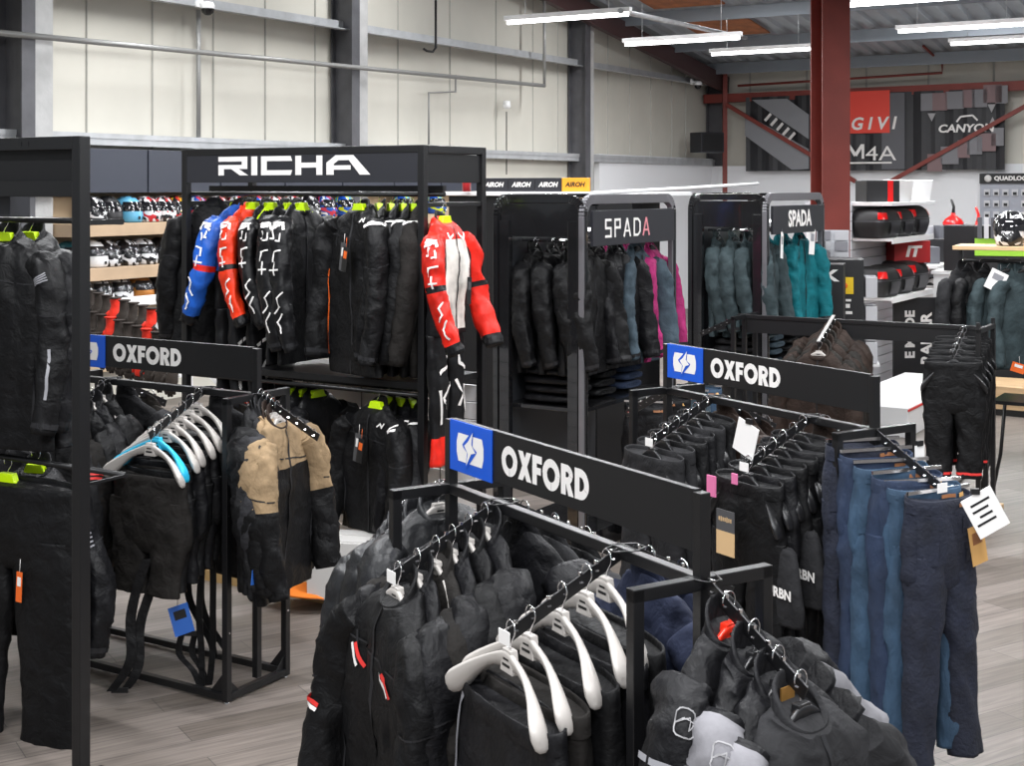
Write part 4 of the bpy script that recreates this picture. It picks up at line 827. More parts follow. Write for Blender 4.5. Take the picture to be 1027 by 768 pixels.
b = MB(); letters(b, 'A', thin(.13), .2 + 4 * .115 * .3 + .115 * 1.25 * (.62 + .62 + .74 + .66), 1.895, .115, -.0415, .3, 1.25); b.build('lettering', mat('pink_print', 'd98a92', .5), cb1)
text('SPADA', .17, (.63, -.042, 1.955), M_white, cb2, 'lettering', 1.0, 0, .006)
MB().box((1.0, .3, 2.0), (.3, .3, .08)).build('carton', M_neon, cb1) if False else None
GC = 'jackets in the walk-in cabinets'
def cabw(c, x, y, z): return c + RBt @ V((x, y, z))
FNB = math.atan2(-B3.x, B3.y)
def stock(c, rows, wh, seed):
    n = 0
    for x, m, nm, rng in rows:
        for k, y in enumerate(rng):
            p = cabw(c, x, y, 1.883); q = ['front', 'second', 'third', 'rear'][k]; n += 1
            lb = '%s jacket, %s on its rail in %s' % (nm, q, wh)
            hanger('black hanger holding the ' + lb, p, FR + jit(6), 'black', 'hangers in the walk-in cabinets', .85, False, .08)
            r = jacket(lb, p, FR + jit(8) - (.35 if nm == 'teal' else 0), m, None, None, .6, .86, 1.0, seed=seed + n, group=GC, hi=k == 0 or x < .4 or nm in ('teal', 'magenta'), name='softshell_jacket')
            if nm in ('teal', 'slate green') and k == 0: hang_tag(r[0], (-.02, -.13, -.02), .08, .2, M_paper, M_refl, .1)
stock(C1, ((.24, K, 'black softshell', (.09, .21, .34, .47)), (.64, K2, 'dull black', (.10, .24, .38, .50)), (.9, STEEL, 'steel blue', (.09, .22)), (1.12, PINK, 'magenta', (.09, .24, .4))), 'the nearer cabinet', 300)
stock(C2, ((.24, SLATE, 'slate green', (.09, .22, .35, .48)), (.66, K3, 'charcoal', (.3, .42)), (1.0, TEAL, 'teal', (.09, .24, .4))), 'the farther cabinet', 320)
def folded(label, p, yaw, m, n, group):                          # each folded pair is a thing
    for k in range(n):
        b = MB(); h = .03
        Loft([((-.17, 0, h), (0, .05, 0), (0, 0, .006)), ((-.16, 0, h), (0, .13, 0), (0, 0, .022)), ((0, 0, h), (0, .145, 0), (0, 0, .027)), ((.16, 0, h), (0, .13, 0), (0, 0, .025)), ((.17, 0, h), (0, .06, 0), (0, 0, .01))], .006, (12, 12, 12), k + p.x * 9, .6).skin(b, 24, 12)
        o = b.build('folded_trousers', m, None, 0, p + V((rnd.uniform(-.01, .01), rnd.uniform(-.01, .01), k * .056 + .002)), yaw + jit(5)); tag(o, '%s, %s in its stack' % (label, ['lowest', 'second', 'third', 'topmost'][k] if k < n - 1 else 'topmost'), 'folded trousers', group)
for x, m, lb, n in ((.22, K2, 'black folded trousers at the side opening of the nearer cabinet', 4), (.58, K, 'black folded trousers mid-shelf in the nearer cabinet', 4), (.94, DENIM2, 'blue folded jeans at the far end of the nearer cabinet shelf', 3)): folded(lb, cabw(C1, x, .3, .875), YB + PI / 2, m, n, 'folded trousers in the nearer cabinet')
for x, m, lb, n in ((.25, K3, 'charcoal folded trousers at the near end of the farther cabinet', 3), (.62, STEEL, 'steel blue folded trousers mid-shelf in the farther cabinet', 3), (.98, K, 'black folded trousers at the far end of the farther cabinet', 3)): folded(lb, cabw(C2, x, .3, .875), YB + PI / 2, m, n, 'folded trousers in the farther cabinet')
# hanging denim between the two cabinets
RD = [(at(657, 410, 9.0), DENIM, 'pale blue'), (at(668, 410, 9.2), K, 'black'), (at(640, 410, 8.8), K2, 'dull black')]
t = thing('low_rail', 'low black hanging rail between the two cabinets', 'rail', (0, 0, 0)); MB().tube([V((.72, 8.35, .92)), V((1.3, 9.35, .92))], .012).build('rail', M_steel, t)
b = MB()
for q in (V((.72, 8.35, .46)), V((1.3, 9.35, .46))): b.box(q, (.03, .03, .92))
b.build('post', M_steel, t)
for i, (k, m, n_) in enumerate(((.2, K2, 'dull black'), (.45, K, 'black'), (.7, STEEL, 'steel blue'), (.9, DENIM, 'mid blue'))):
    p = V((.72, 8.35, .92)).lerp(V((1.3, 9.35, .92)), k) + V((0, 0, .014)); jeans('%s jeans hanging on the low rail between the cabinets' % n_, p, FNB + .3, m, 340 + i)
# ------------------------------------------------------------------ helmet wall
M_shelf = mat('pale_wood_shelf', 'b79e82', .5, 0, .05, 30, .1, 3); M_fas = mat('blue_grey_fascia', '373b46', .45); M_beige = mat('beige_back_board', 'bfa98c', .6); M_wgl = mat('white_gloss', 'f2f2f2', .3)
SA, SB = wall_s(62, .3), wall_s(482, .3); SM, SL_ = (SA + SB) / 2, SB - SA
t = thing('helmet_shelving', 'long pale wood helmet shelving along the cream wall at the left', 'shelving', wall(0, 0, 0), YB)
# local x along the wall, local -y towards the shop
MB().box((SM, -.06, 1.3), (SL_, .03, 1.8)).build('back_board', M_beige, t)
SH = (1.86, 1.445, 1.09)
for z in SH[:2]: MB().box((SM, -.26, z - .06), (SL_, .40, .12)).build('shelf', M_shelf, t, .004)
MB().box((SM, -.26, SH[2] - .02), (SL_, .44, .03)).build('shelf', M_wgl, t, .004); MB().box((SM, -.485, SH[2] + .02), (SL_, .012, .09)).build('front_lip', M_wgl, t, .002)
n = 7
for i in range(-1, n): MB().box((SA + SL_ * (i + .5) / n, -.2, 2.36), (SL_ / n - .02, .3, .42)).build('fascia_panel', M_fas, t, .004)
MB().box((SA - .75, -.06, 1.5), (1.46, .03, 1.3)).build('white_end_panel', M_wgl, t, .004); MB().box((SA - .75, -.26, SH[1] - .02), (1.46, .4, .03)).build('shelf', M_wgl, t, .003); MB().box((SA - .75, -.26, SH[2] - .02), (1.46, .4, .03)).build('shelf', M_wgl, t, .003)
M_visor = mat('dark_visor', (.01, .01, .012), .08, coat=.5); M_rim = mat('rubber_rim', (.01, .01, .01), .7)
def paint(name, cols, sc_=9):
    if name in MATS: return MATS[name]
    m = bpy.data.materials.new(name); m.use_nodes = True; nt = m.node_tree; bs = nt.nodes['Principled BSDF']; N = nt.nodes.new
    tc = N('ShaderNodeTexCoord'); mp = N('ShaderNodeMapping'); mp.inputs['Scale'].default_value = (1.6, .7, 1.2); mp.inputs['Rotation'].default_value = (.6, .3, .2)
    vo = N('ShaderNodeTexNoise'); vo.inputs['Scale'].default_value = sc_; vo.inputs['Detail'].default_value = 1; vo.inputs['Distortion'].default_value = 1.2; rp = N('ShaderNodeValToRGB'); rp.color_ramp.interpolation = 'CONSTANT'
    while len(rp.color_ramp.elements) < len(cols): rp.color_ramp.elements.new(.5)
    for i, c in enumerate(cols): rp.color_ramp.elements[i].position = 0 if i == 0 else .36 + .3 * (i - 1) / max(1, len(cols) - 2); rp.color_ramp.elements[i].color = hx(c)
    L = nt.links.new; L(tc.outputs['Object'], mp.inputs[0]); L(mp.outputs[0], vo.inputs[0]); L(vo.outputs[0], rp.inputs[0]); L(rp.outputs[0], bs.inputs['Base Color'])
    bs.inputs['Roughness'].default_value = .22; bs.inputs['Coat Weight'].default_value = .4; MATS[name] = m; return m
PT = {'matt black': mat('helmet_matt_black', '1d1d1f', .45), 'gloss black': mat('helmet_gloss_black', '121214', .12, coat=.5), 'light blue': mat('helmet_light_blue', '5fa6c9', .3), 'dark teal': mat('helmet_teal', '173c41', .3),
      'black and white': paint('helmet_bw', ['161618', '161618', 'd8d8da', '232326']), 'red, white and black': paint('helmet_rwb', ['18181a', 'd9d9dc', 'c22f35', '18181a']), 'red and white': paint('helmet_rw', ['c02c30', 'dedee0', '2a2a2c', 'c02c30']),
      'white and black': paint('helmet_wb', ['e2e2e4', 'e2e2e4', '202022', 'e2e2e4']), 'blue and yellow': paint('helmet_by', ['1a4fae', '1a4fae', 'c8d42a', '2aa9d8']), 'red, white and blue': paint('helmet_rwbl', ['d9dadf', '1f4f9f', 'b93a4a', '20242e']),
      'gold and red': paint('helmet_gr', ['c8a52c', '252525', 'b3302c', 'c8a52c']), 'copper': mat('helmet_copper', 'b8793a', .25, .3), 'plain white': mat('helmet_white', 'e6e6e6', .2)}
def helmet_proto(kind):
    t = thing('helmet', 'x', 'helmet'); t['px'] = 0
    P_ = [(0, .088, .12, -.02), (.012, .1, .138, -.02), (.05, .112, .152, -.014), (.115, .122, .152, .0), (.165, .12, .143, .006), (.205, .103, .118, .01), (.235, .075, .085, .012), (.252, .04, .046, .012), (.257, .008, .009, .012)]
    L = Loft([((0, y, z), (a, 0, 0), (0, d, 0)) for z, a, d, y in P_], 0, pw=.95)
    L.skin(MB(), 28, 20).build('shell', PT[kind], t)
    b = MB(); L.patch(b, .55, .95, .36, .60, .004, 0, 10); b.build('visor', M_visor, t)
    b = MB(); L.stroke(b, [(u / 24, .015) for u in range(0, 25)], .014, .002, 0, 2); b.build('rim', M_rim, t)
    b = MB()
    for u in (.70, .77): L.patch(b, u, u + .035, .2, .27, .007, 0, 3)
    L.patch(b, .72, .78, .74, .8, .008, 0, 3); b.each('vent', M_rim, t)
    b = MB()
    for u in (.53, .97): L.patch(b, u - .02, u + .02, .42, .53, .007, 0, 3)
    b.each('visor_pivot', M_rim, t)
    return t
PRO = {}
def copy_tree(o, parent=None):
    c = o.copy(); COL.objects.link(c); c.parent = parent
    for ch in o.children: copy_tree(ch, c)
    return c
def helmet(kind, label, p, yaw, group):
    if kind not in PRO: o = PRO[kind] = helmet_proto(kind)
    else: o = copy_tree(PRO[kind])
    o.location = p; o.rotation_euler = (0, 0, yaw); o['label'] = label; o['category'] = 'helmet'; o['group'] = group
    if 'px' in o: del o['px']
    return o
def place(px, z, off=.27): s = wall_s(px, off); return wall(s, z + .002, off)
YH = math.atan2(WN.x, -WN.y)                                      # helmets look out from the wall
NTH = ['first', 'second', 'third', 'fourth', 'fifth', 'sixth', 'seventh', 'eighth', 'ninth', 'tenth', 'eleventh', 'twelfth', 'thirteenth', 'fourteenth', 'fifteenth', 'sixteenth']
row1 = [(92, 'black and white'), (108, 'matt black'), (128, 'light blue'), (147, 'red, white and black'), (163, 'red and white'), (177, 'gold and red'), (197, 'red, white and blue'), (218, 'red and white'), (237, 'red, white and black'), (256, 'red, white and blue'), (275, 'red and white'), (292, 'red, white and black'), (308, 'black and white'), (325, 'red, white and blue'), (345, 'blue and yellow'), (404, 'blue and yellow'), (436, 'blue and yellow')]
row2 = [(22, 'matt black'), (47, 'black and white'), (70, 'dark teal'), (92, 'plain white'), (106, 'black and white'), (126, 'black and white'), (143, 'white and black'), (161, 'gloss black'), (178, 'gloss black'), (310, 'red, white and blue'), (328, 'red, white and blue')]
row3 = [(60, 'plain white'), (80, 'black and white'), (99, 'white and black'), (119, 'white and black'), (139, 'copper'), (159, 'gloss black'), (176, 'matt black')]
for row, z, nm in ((row1, SH[0], 'top'), (row2, SH[1], 'middle'), (row3, SH[2], 'bottom')):
    for i, (px, kd) in enumerate(row):
        nth = NTH[i] if i < len(NTH) else 'rightmost'
        p = place(px, z); helmet(kd, '%s helmet, %s from the left on the %s helmet shelf' % (kd, nth, nm), p, YH + jit(12) + .1, 'helmets on the %s shelf' % nm)
# sloping glove and clothing stand in front of the helmets
t = thing('sloping_stand', 'white sloping display stand below the helmet shelves', 'display stand', (0, 0, 0))
G0, G1 = at(80, 316, 11.6), at(190, 352, 9.8); b = MB(); gx = (V((G1.x, G1.y, 0)) - V((G0.x, G0.y, 0)))
for k in (0, 1):
    q = G0.lerp(G1, k); b.bar(q + V((-.25, .1, .18)), q + V((.28, -.2, -.22)), .03, .04); b.bar(V((q.x, q.y, 0)), q, .04, .04)
b.build('side_arm', M_wgl, t)
for j, (dz, dy) in enumerate(((.1, .14), (-.03, .0), (-.16, -.14))): MB().bar(G0 + V((-.02, dy, dz)), G1 + V((-.02, dy, dz)), .1, .012).build('tray', M_wgl, t)
GB = fab('glove_brown_black', '37312d', .7); GR = fab('glove_red', 'd63324', .6)
def glove(label, p, yaw, m, m2):
    t = thing('glove', label, 'glove', p, yaw, 'gloves on the sloping stand'); t.scale = (1.02, 1.02, 1.02)
    b = MB(); Loft([((0, .0, .1), (.045, 0, 0), (0, .03, 0)), ((0, 0, .04), (.042, 0, 0), (0, .032, 0)), ((0, -.01, -.02), (.052, 0, 0), (0, .034, 0)), ((0, -.02, -.07), (.05, 0, 0), (0, .028, 0)), ((0, -.02, -.085), (.04, 0, 0), (0, .02, 0))], .006, (20, 20, 20), p.x * 5).skin(b, 12, 10); b.build('palm', m, t)
    for k, (x, l) in enumerate(((-.036, .06), (-.012, .075), (.012, .072), (.036, .055))):
        MB().tube([(x, -.02, -.07), (x * 1.1, -.03, -.07 - l * .6), (x * 1.1, -.022, -.07 - l)], [.014, .013, .009], 0, 8).build('finger', m2, t)
    MB().tube([(-.045, -.01, 0), (-.072, -.025, -.035), (-.07, -.03, -.065)], [.015, .014, .009], 0, 8).build('thumb', m, t)
    MB().tube([(0, 0, .1), (0, 0, .11)], [.047, .047], 0, 10).build('cuff', m2, t)
k = 0
for j, (dz, dy) in enumerate(((.12, .1), (-.02, -.04), (-.15, -.18))):
    for i in range(12):
        q = G0.lerp(G1, (i + .5) / 12) + V((-.02, dy - .06, dz)); red = (i * 7 + j * 4) % 4 == 0
        glove('%s glove, %s along the %s row of the sloping stand' % ('red and black' if red else 'dark brown', NTH[i], ['upper', 'middle', 'lower'][j]), q, Y3 + jit(15), GR if red else GB, GR if (i + j) % 2 and red else GB)
# ------------------------------------------------------------------ gondola with small header signs behind the nearer cabinet
g0 = at(470, 190, 11.5); gd = Bay((g0.x, g0.y, 0), Y3); xe = gd.xat(588, 0, 0, 3); t = thing('gondola', 'long black shelving unit with a white top behind the nearer cabinet', 'shelving', gd.c, Y3)
MB().box((xe / 2 + .1, .25, 1.08), (xe + .6, .5, 2.1)).build('carcass', M_panel, t, .006); MB().box((xe / 2 + .2, .25, 2.15), (xe + .9, .6, .03)).build('white_top', M_wgl, t, .004)
for i in range(4):
    xa = gd.xat(482 + 27 * i - (0 if i else 0), 0, -.5, 3); xb = gd.xat(508 + 27 * i, 0, -.5, 3); xm = (xa + xb) / 2
    t = thing('header_sign', ['dark header sign with slanted white lettering, leftmost of four', 'dark header sign with slanted white lettering, second from the left', 'dark header sign with slanted white lettering, beside the orange sign', 'orange header sign with slanted dark lettering'][i], 'sign', gd.w(xm, .03, 2.167), Y3 + .03, 'header signs on the white-topped gondola')
    MB().box((0, 0, .055), (xb - xa, .04, .11)).build('sign_box', M_char if i < 3 else mat('amber_panel', 'e39a22', .5), t, .003); text('AIROH', .052, (0, -.0215, .055), M_white if i < 3 else M_ink, t, 'lettering', 1.05, 0, .002, shear=.25)
p = at(468, 187, 11.4); b = MB(); b.lathe([(.0, 0), (.035, 0), (.035, .13), (.015, .15), (.015, .18), (0, .18)], (0, 0, 0), 12); o = b.build('spray_can', mat('can_red', 'b02a30', .3), None, 0, (p.x, p.y, 2.166), 0); tag(o, 'small red spray can standing on the white-topped gondola', 'can')
# ------------------------------------------------------------------ far rack without lettering
RK4 = Rack('black steel rack without lettering, standing far right behind the jeans', (3.14 - .85 * .854, 9.25 + .85 * .52, 0), Y3, [(-.18, -1, 'y'), (.72, -1, 'y'), (-.85, -1, 'x')], L=1.7, W=.42, zt=1.28, sign=False, group='plain racks')
MB().box((0, 0, 1.2), (1.66, .015, .1)).build('lower_board', M_panel, RK4.t); 
for y in (-.21, .21): MB().box((.85, y, .66), (.022, .022, 1.32)).build('end_upright', M_steel, RK4.t)
b = MB(); p0, p1, _ = RK4.arms[0]; b.bar(p0 + V((0, 0, .018)), p1 + V((0, 0, .018)), .022, .006); b.build('perforated_strip', mat('perforated_pale', '9c9a98', .4), RK4.t)
MB().box((.85, 0, .03), (.1, .62, .05)).build('wood_foot', M_wood, RK4.t, .004)
def mk(i, p, y, o, wh): jacket('brown textile jacket, %s on %s' % (o, wh), p, y, [BROWN, OLIVE, BROWN, OLIVE, BROWN, BROWN][i], dk=.45, seed=400 + i, group='brown jackets on the plain far rack', hi=i < 2)
fill(RK4, 0, (.95, .78, .6, .44, .28, .1), "the plain far rack's left arm", mk, ['white', 'white', 'cyan', 'white', 'white', 'white'], gh='hangers on the plain far rack')
def mk(i, p, y, o, wh):
    trousers('black trousers%s, %s on %s' % (' with a red hem line' if i in (0, 2) else '', o, wh), p, y, K, -.09, .98, .74, .5, 420 + i, 'trousers on the plain far rack', gfx=[('L', 's', [[(.55, .93), (.95, .93)]], .016, M_redp, 'red_hem'), ('R', 's', [[(.55, .93), (.95, .93)]], .016, M_redp, 'red_hem')] if i in (0, 2) else [], hi=i < 2, spread=-.014)
fill(RK4, 1, (.95, .75, .55, .35, .15), "the plain far rack's right arm", mk, 'black', gh='hangers on the plain far rack', dyaw=.3)
# ------------------------------------------------------------------ luggage shelving to the right of the red column
U = Bay(at(858, 200, 14.6) * 1, YB); U.c.z = 0; U.w(0, 0, 0)
M_slw = mat('white_slatwall', 'd2d3d8', .45)
t = thing('luggage_shelving', 'white slatwall shelving holding black top boxes beside the red column', 'shelving', U.c, YB)
b = MB()
for k in range(20): b.box((.75, .02, .1 + .1 * k), (1.8, .03, .092)); b.box((-.16, -.01 + .25, .1 + .1 * k), (.03, .5, .092))
b.build('slat_panel', M_slw, t); MB().box((.75, .04, 1.05), (1.8, .02, 2.0)).box((-.14, .25, 1.05), (.02, .5, 2.0)).build('slat_groove', mat('slat_groove', '8f9096', .6), t)
for z in (1.66, 1.05): 
    MB().box((.72, -.2, z), (1.6, .42, .03)).build('shelf', M_wgl, t, .004); MB().box((.72, -.41, z - .01), (1.6, .015, .06)).build('shelf_lip', M_wgl, t, .002)
MB().box((-.16, .25, 1.52), (.04, .44, .42)).build('white_board', M_wgl, t)
MB().box((.72, -.2, 2.03), (1.7, .44, .04)).build('top_shelf', M_wgl, t, .004)
M_case = mat('textured_case_black', '18181a', .55, 0, .1, 200); M_lens = mat('red_reflector', 'd81414', .15, coat=.6)
def top_case(label, p, yaw, s=1.0):
    t = thing('top_case', label, 'luggage box', p, yaw, 'top boxes on the white shelving'); t.scale = (s, s, s)
    L = Loft([((0, 0, .0), (.2, 0, 0), (0, .15, 0)), ((0, 0, .02), (.235, 0, 0), (0, .175, 0)), ((0, .0, .14), (.27, 0, 0), (0, .205, 0)), ((0, .01, .24), (.25, 0, 0), (0, .19, 0)), ((0, .02, .295), (.2, 0, 0), (0, .15, 0)), ((0, .02, .31), (.09, 0, 0), (0, .07, 0))], 0, pw=.5)
    L.skin(MB(), 32, 18).build('shell', M_case, t); b = MB()
    L.patch(b, .58, .70, .5, .66, .008, 0, 6, .01); L.patch(b, .80, .92, .5, .66, .008, 0, 6, -.01); b.each('reflector', M_lens, t)
    b = MB(); L.stroke(b, [(u / 20, .46) for u in range(21)], .012, .004, 0, 2); b.build('seam_band', mat('case_trim', '4b4b4f', .3, .5), t)
    b = MB(); L.patch(b, .725, .775, .24, .44, .012, 0, 4); b.build('latch', mat('case_trim', '4b4b4f', .3, .5), t)
for j, z in enumerate((1.676, 1.066)):
    for i in range(3): top_case('black top box with red reflectors, %s on the %s white shelf' % (['nearest', 'middle', 'farthest'][i], ['upper', 'lower'][j]), U.w(.1 + .52 * i, -.19, z), YB - R(8), 1.0 if i < 2 else 1.08)
bx = lambda label, c, yaw, d, m, name='carton', cat='box', parts=None, group=None: _bx(label, c, yaw, d, m, name, cat, parts, group)
def _bx(label, c, yaw, d, m, name, cat, parts, group):
    t = thing(name, label, cat, c, yaw, group); MB().box((0, 0, d[2] / 2), d).build('box_body', m, t, .004)
    b = MB(); b.box((0, 0, d[2] + .001), (d[0] * .96, .02, .002)); b.build('tape', M_greytag, t)
    if parts: parts(t, d)
    return t
M_cred = mat('carton_red', 'a51f22', .5); M_cblk = mat('carton_black', '1a1a1d', .5); M_cgry = mat('carton_grey', '55565c', .5)
def pr(t, d): MB().box((d[0] * .22, -d[1] / 2 - .001, d[2] / 2), (.06, .002, d[2])).build('red_band', M_lens, t)
bx('black carton with a red stripe lying on top of the luggage shelving', U.w(.1, -.2, 2.052), YB - R(50), (.36, .3, .22), M_cblk, parts=pr)
for i in range(2):
    t = thing('display_board', 'white tilted display board on the luggage shelving, %s of two' % ['left', 'right'][i], 'board', U.w(.5 + .75 * i, -.28, 2.052), YB - R(50)); rr = Matrix.Rotation(.32, 3, 'X')
    MB().box(rr @ V((0, 0, .12)), (.34, .014, .24), rr).build('board', M_wgl, t); MB().bar((0, .0, .0), (0, .14, .0), .02, .01).bar((0, .14, 0), (0, -.05 + .0, .16), .015, .01).build('easel_leg', M_ink, t)
def rt(t, d): text('IT', .16, (0, -d[1] / 2 - .002, d[2] * .5), M_white, t, 'lettering', 1.2, 0, .008, shear=.2)
bx('dark red carton with white lettering under the upper luggage shelf', U.w(1.2, -.2, 1.372), YB - R(50), (.42, .3, .24), M_cred, parts=rt)
t = thing('banner_stand', 'black upright banner with white vertical lettering below the luggage shelves', 'banner', U.w(.95, -.36, 0), YB - R(50)); MB().box((0, 0, .5), (.5, .03, 1.0)).build('panel', M_cblk, t)
text('E MADE', .15, (-.06, -.017, .6), M_white, t, 'lettering', 1, 0, .006, tilt=-PI / 2); text('RADAR', .17, (.13, -.017, .55), M_white, t, 'lettering', 1, 0, .006, tilt=-PI / 2)
# black accessory stand with a yellow emblem, and its neighbour
p = at(842, 300, 12.4); t = thing('accessory_stand', 'black accessory stand with a yellow emblem in front of the red column', 'display stand', (p.x, p.y, 0), Y3 + .35)
MB().box((0, .25, .78), (.42, .5, 1.56)).build('cabinet', M_cblk, t, .004); MB().box((.04, -.004, 1.33), (.16, .006, .15)).build('emblem', mat('emblem_yellow', 'e8c21a', .5), t, .02); b = MB(); b.lathe([(0, 0), (.03, 0), (.03, .004), (0, .004)], (0, 0, 0), 10); o = b.build('emblem_mark', M_orange, t); o.location = (.04, -.008, 1.33); o.rotation_euler = (PI / 2, 0, 0)
b = MB(); b.box((-.02, -.003, 1.2), (.24, .004, .02)).box((-.04, -.003, 1.15), (.26, .004, .035)).box((.0, -.003, 1.09), (.22, .004, .025)); b.each('print_line', M_white, t)
for z in (.62, .94): MB().box((.28, .25, z), (.14, .44, .02)).build('side_shelf', M_wgl, t)
b = MB()
for z in (.64, .96, 1.22):
    for k in range(4): b.box((.28, .1 + .1 * k, z + .09), (.1, .07, .18), None, k % 2)
b.each('packet', [mat('packet_pale', 'c9c9cd', .5), M_cgry], t)
b = MB(); b.tube([(-.12, -.06, .74), (-.12, -.06, 1.0)], [.05, .035]).tube([(-.12, -.06, 1.0), (-.12, -.06, 1.06)], [.03, .03]); b.tube([(.05, -.05, .8), (.07, -.05, .98)], [.03, .03]); b.build('hung_product', mat('packet_dark', '47474b', .4), t); MB().box((-.12, -.11, .86), (.07, .012, .1)).build('product_label', M_wgl, t)
p = at(806, 300, 12.0); t = thing('accessory_stand', 'black accessory stand with white lettering, left of the yellow emblem stand', 'display stand', (p.x, p.y, 0), Y3 + .25)
MB().box((0, .2, .77), (.66, .3, 1.54)).build('cabinet', M_cblk, t, .004); text('PLOCK', .13, (0, .044, 1.44), M_white, t, 'lettering', 1.35, 0, .006)
b = MB(); r_ = random.Random(3)
for k in range(22): b.box((r_.uniform(-.26, .26), .03, r_.uniform(.55, 1.3)), (.09, .03, .07), None, r_.choice((0, 0, 1, 1, 2)))
b.each('packet', [M_cgry, mat('packet_pale', 'c9c9cd', .5), mat('packet_blue', '3a79c0', .5)], t)
p = at(795, 260, 12.8); t = thing('accessory_stand', 'black lettered stand with yellow strips behind the teal jackets', 'display stand', (p.x, p.y, 0), Y3 + .2)
MB().box((0, .2, .85), (.5, .3, 1.7)).build('cabinet', M_cblk, t); text('RICHE', .1, (-.02, .044, 1.5), M_white, t, 'lettering', 1.3, 0, .004)
b = MB()
for z in (1.36, 1.22, 1.1): b.box((0, .045, z), (.42, .01, .05))
b.each('yellow_strip', mat('strip_yellow', 'd9a93a', .5), t)
p = at(835, 248, 13.1); t = thing('leaflet_rack', 'narrow pale leaflet rack fixed in front of the red column', 'rack', (p.x, p.y, 0), Y3 + .3); MB().box((0, .02, .9), (.3, .03, 1.8)).build('back', M_slw, t)
b = MB()
for k in range(8):
    for c in range(2): b.box((-.08 + .16 * c, -.01, 1.05 + .1 * k), (.12, .02, .085), None, (k + c) % 2)
b.each('leaflet', [mat('packet_pale', 'c9c9cd', .5), mat('leaflet_grey', '8b8a90', .5)], t)
# second, longer gondola continuing behind the luggage
q = at(948, 262, 17.6); G2 = Bay((q.x, q.y, 0), YB)
t = thing('gondola', 'white shelf gondola behind the luggage shelving with hanging clothes below', 'shelving', G2.c, YB)
MB().box((.4, 0, 1.27), (3.6, .5, .04)).build('shelf', M_wgl, t, .004); MB().box((.4, -.26, 1.22), (3.6, .02, .14)).build('shelf_lip', M_wgl, t, .002); MB().box((.4, .26, .9), (3.6, .03, 1.6)).build('back_panel', M_slw, t); MB().box((.4, 0, .06), (3.6, .5, .1)).build('plinth', M_wgl, t)
MB().tube([(-1.3, -.1, 1.12), (2.2, -.1, 1.12)], .012).build('rail', M_steel, t)
for i, (x, y, d, m, n_) in enumerate(((-1.0, 0, (.3, .3, .2), M_cgry, 'grey carton nearest on the white gondola'), (-.55, .02, (.36, .3, .28), M_cblk, 'black carton second on the white gondola'), (-.1, 0, (.34, .3, .16), mat('packet_pale', 'c9c9cd', .5), 'pale flat carton on the white gondola'), (.4, 0, (.42, .3, .42), M_cgry, 'tall grey carton on the white gondola under the red funnel'), (.95, 0, (.4, .3, .24), M_cblk, 'black carton at the far part of the white gondola'))):
    bx(n_, G2.w(x, y, 1.292), YB - R(60), d, m)
def jug(label, p, s, m, spout=True):
    t = thing('fuel_funnel', label, 'funnel', p, 0); t.scale = (s, s, s); b = MB(); b.lathe([(0, 0), (.16, 0), (.17, .04), (.13, .1), (.04, .16), (.035, .2)], (0, 0, 0), 16); b.build('body', m, t); MB().tube([(0, 0, .18), (.01, 0, .3), (-.03, 0, .42)], [.03, .022, .018], 0, 8).build('spout', M_ink if spout else m, t)
jug('red funnel with a black spout on the grey carton', G2.w(.4, 0, 1.714), .8, M_lens); 
bx('white carton carrying a red funnel at the far end of the white gondola', G2.w(1.75, 0, 1.292), YB - R(60), (.36, .3, .26), M_wgl)
jug('red funnel on the white carton at the far end of the white gondola', G2.w(1.75, 0, 1.556), .9, M_lens, False)
GWR = [fab('white_red_shirt', 'dcd9d8', .7), fab('crimson_shirt', 'b02432', .7)]
for i in range(8):
    m = GWR[1] if i in (3, 4) else (GWR[0] if i % 2 == 0 else K3); x = -1.1 + .3 * i
    jacket('%s race shirt, %s along the white gondola rail' % ('crimson' if m is GWR[1] else ('white' if m is GWR[0] else 'charcoal'), NTH[i]), G2.w(x, -.1, 1.135), FNB + .2, m, GWR[1] if m is GWR[0] and i % 4 == 0 else None, dk=.5, seed=440 + i, hi=False, ln=.85, group='race shirts under the white gondola', name='race_shirt', cat='shirt')
    hanger('black hanger of the %s race shirt under the white gondola' % NTH[i], G2.w(x, -.1, 1.135), FNB + .2, 'black', 'hangers under the white gondola', 1, False, .08)
# coat rack at the right with a wooden top and a helmet
q = at(1000, 258, 10.3); G3 = Bay((q.x, q.y, 0), Y3 + .1); zr = 1.655
t = thing('coat_rack', 'black coat rack with a pale wooden top at the right edge', 'clothes rack', G3.c, G3.yaw)
MB().box((.25, .1, zr + .1), (1.1, .45, .03)).build('wood_top', M_wood, t, .004); MB().tube([(-.25, .05, zr), (.75, .05, zr)], .014).build('rail', M_steel, t)
for x in (-.27, .77): MB().box((x, .1, (zr + .08) / 2), (.03, .4, .03)).box((x, .1, (zr + .08) / 2), (.03, .03, zr + .08)).box((x, .1, .02), (.03, .5, .03)).build('leg', M_steel, t)
q = at(1016, 392, 13.6); t = thing('low_platform', 'low pale wooden platform on the floor at the right edge', 'platform', (q.x + .3, q.y, 0), Y3); MB().box((0, 0, .14), (1.4, .7, .28)).build('body', M_wood, t, .005); MB().box((0, -.355, .03), (1.4, .012, .06)).build('kick_strip', M_steel, t)
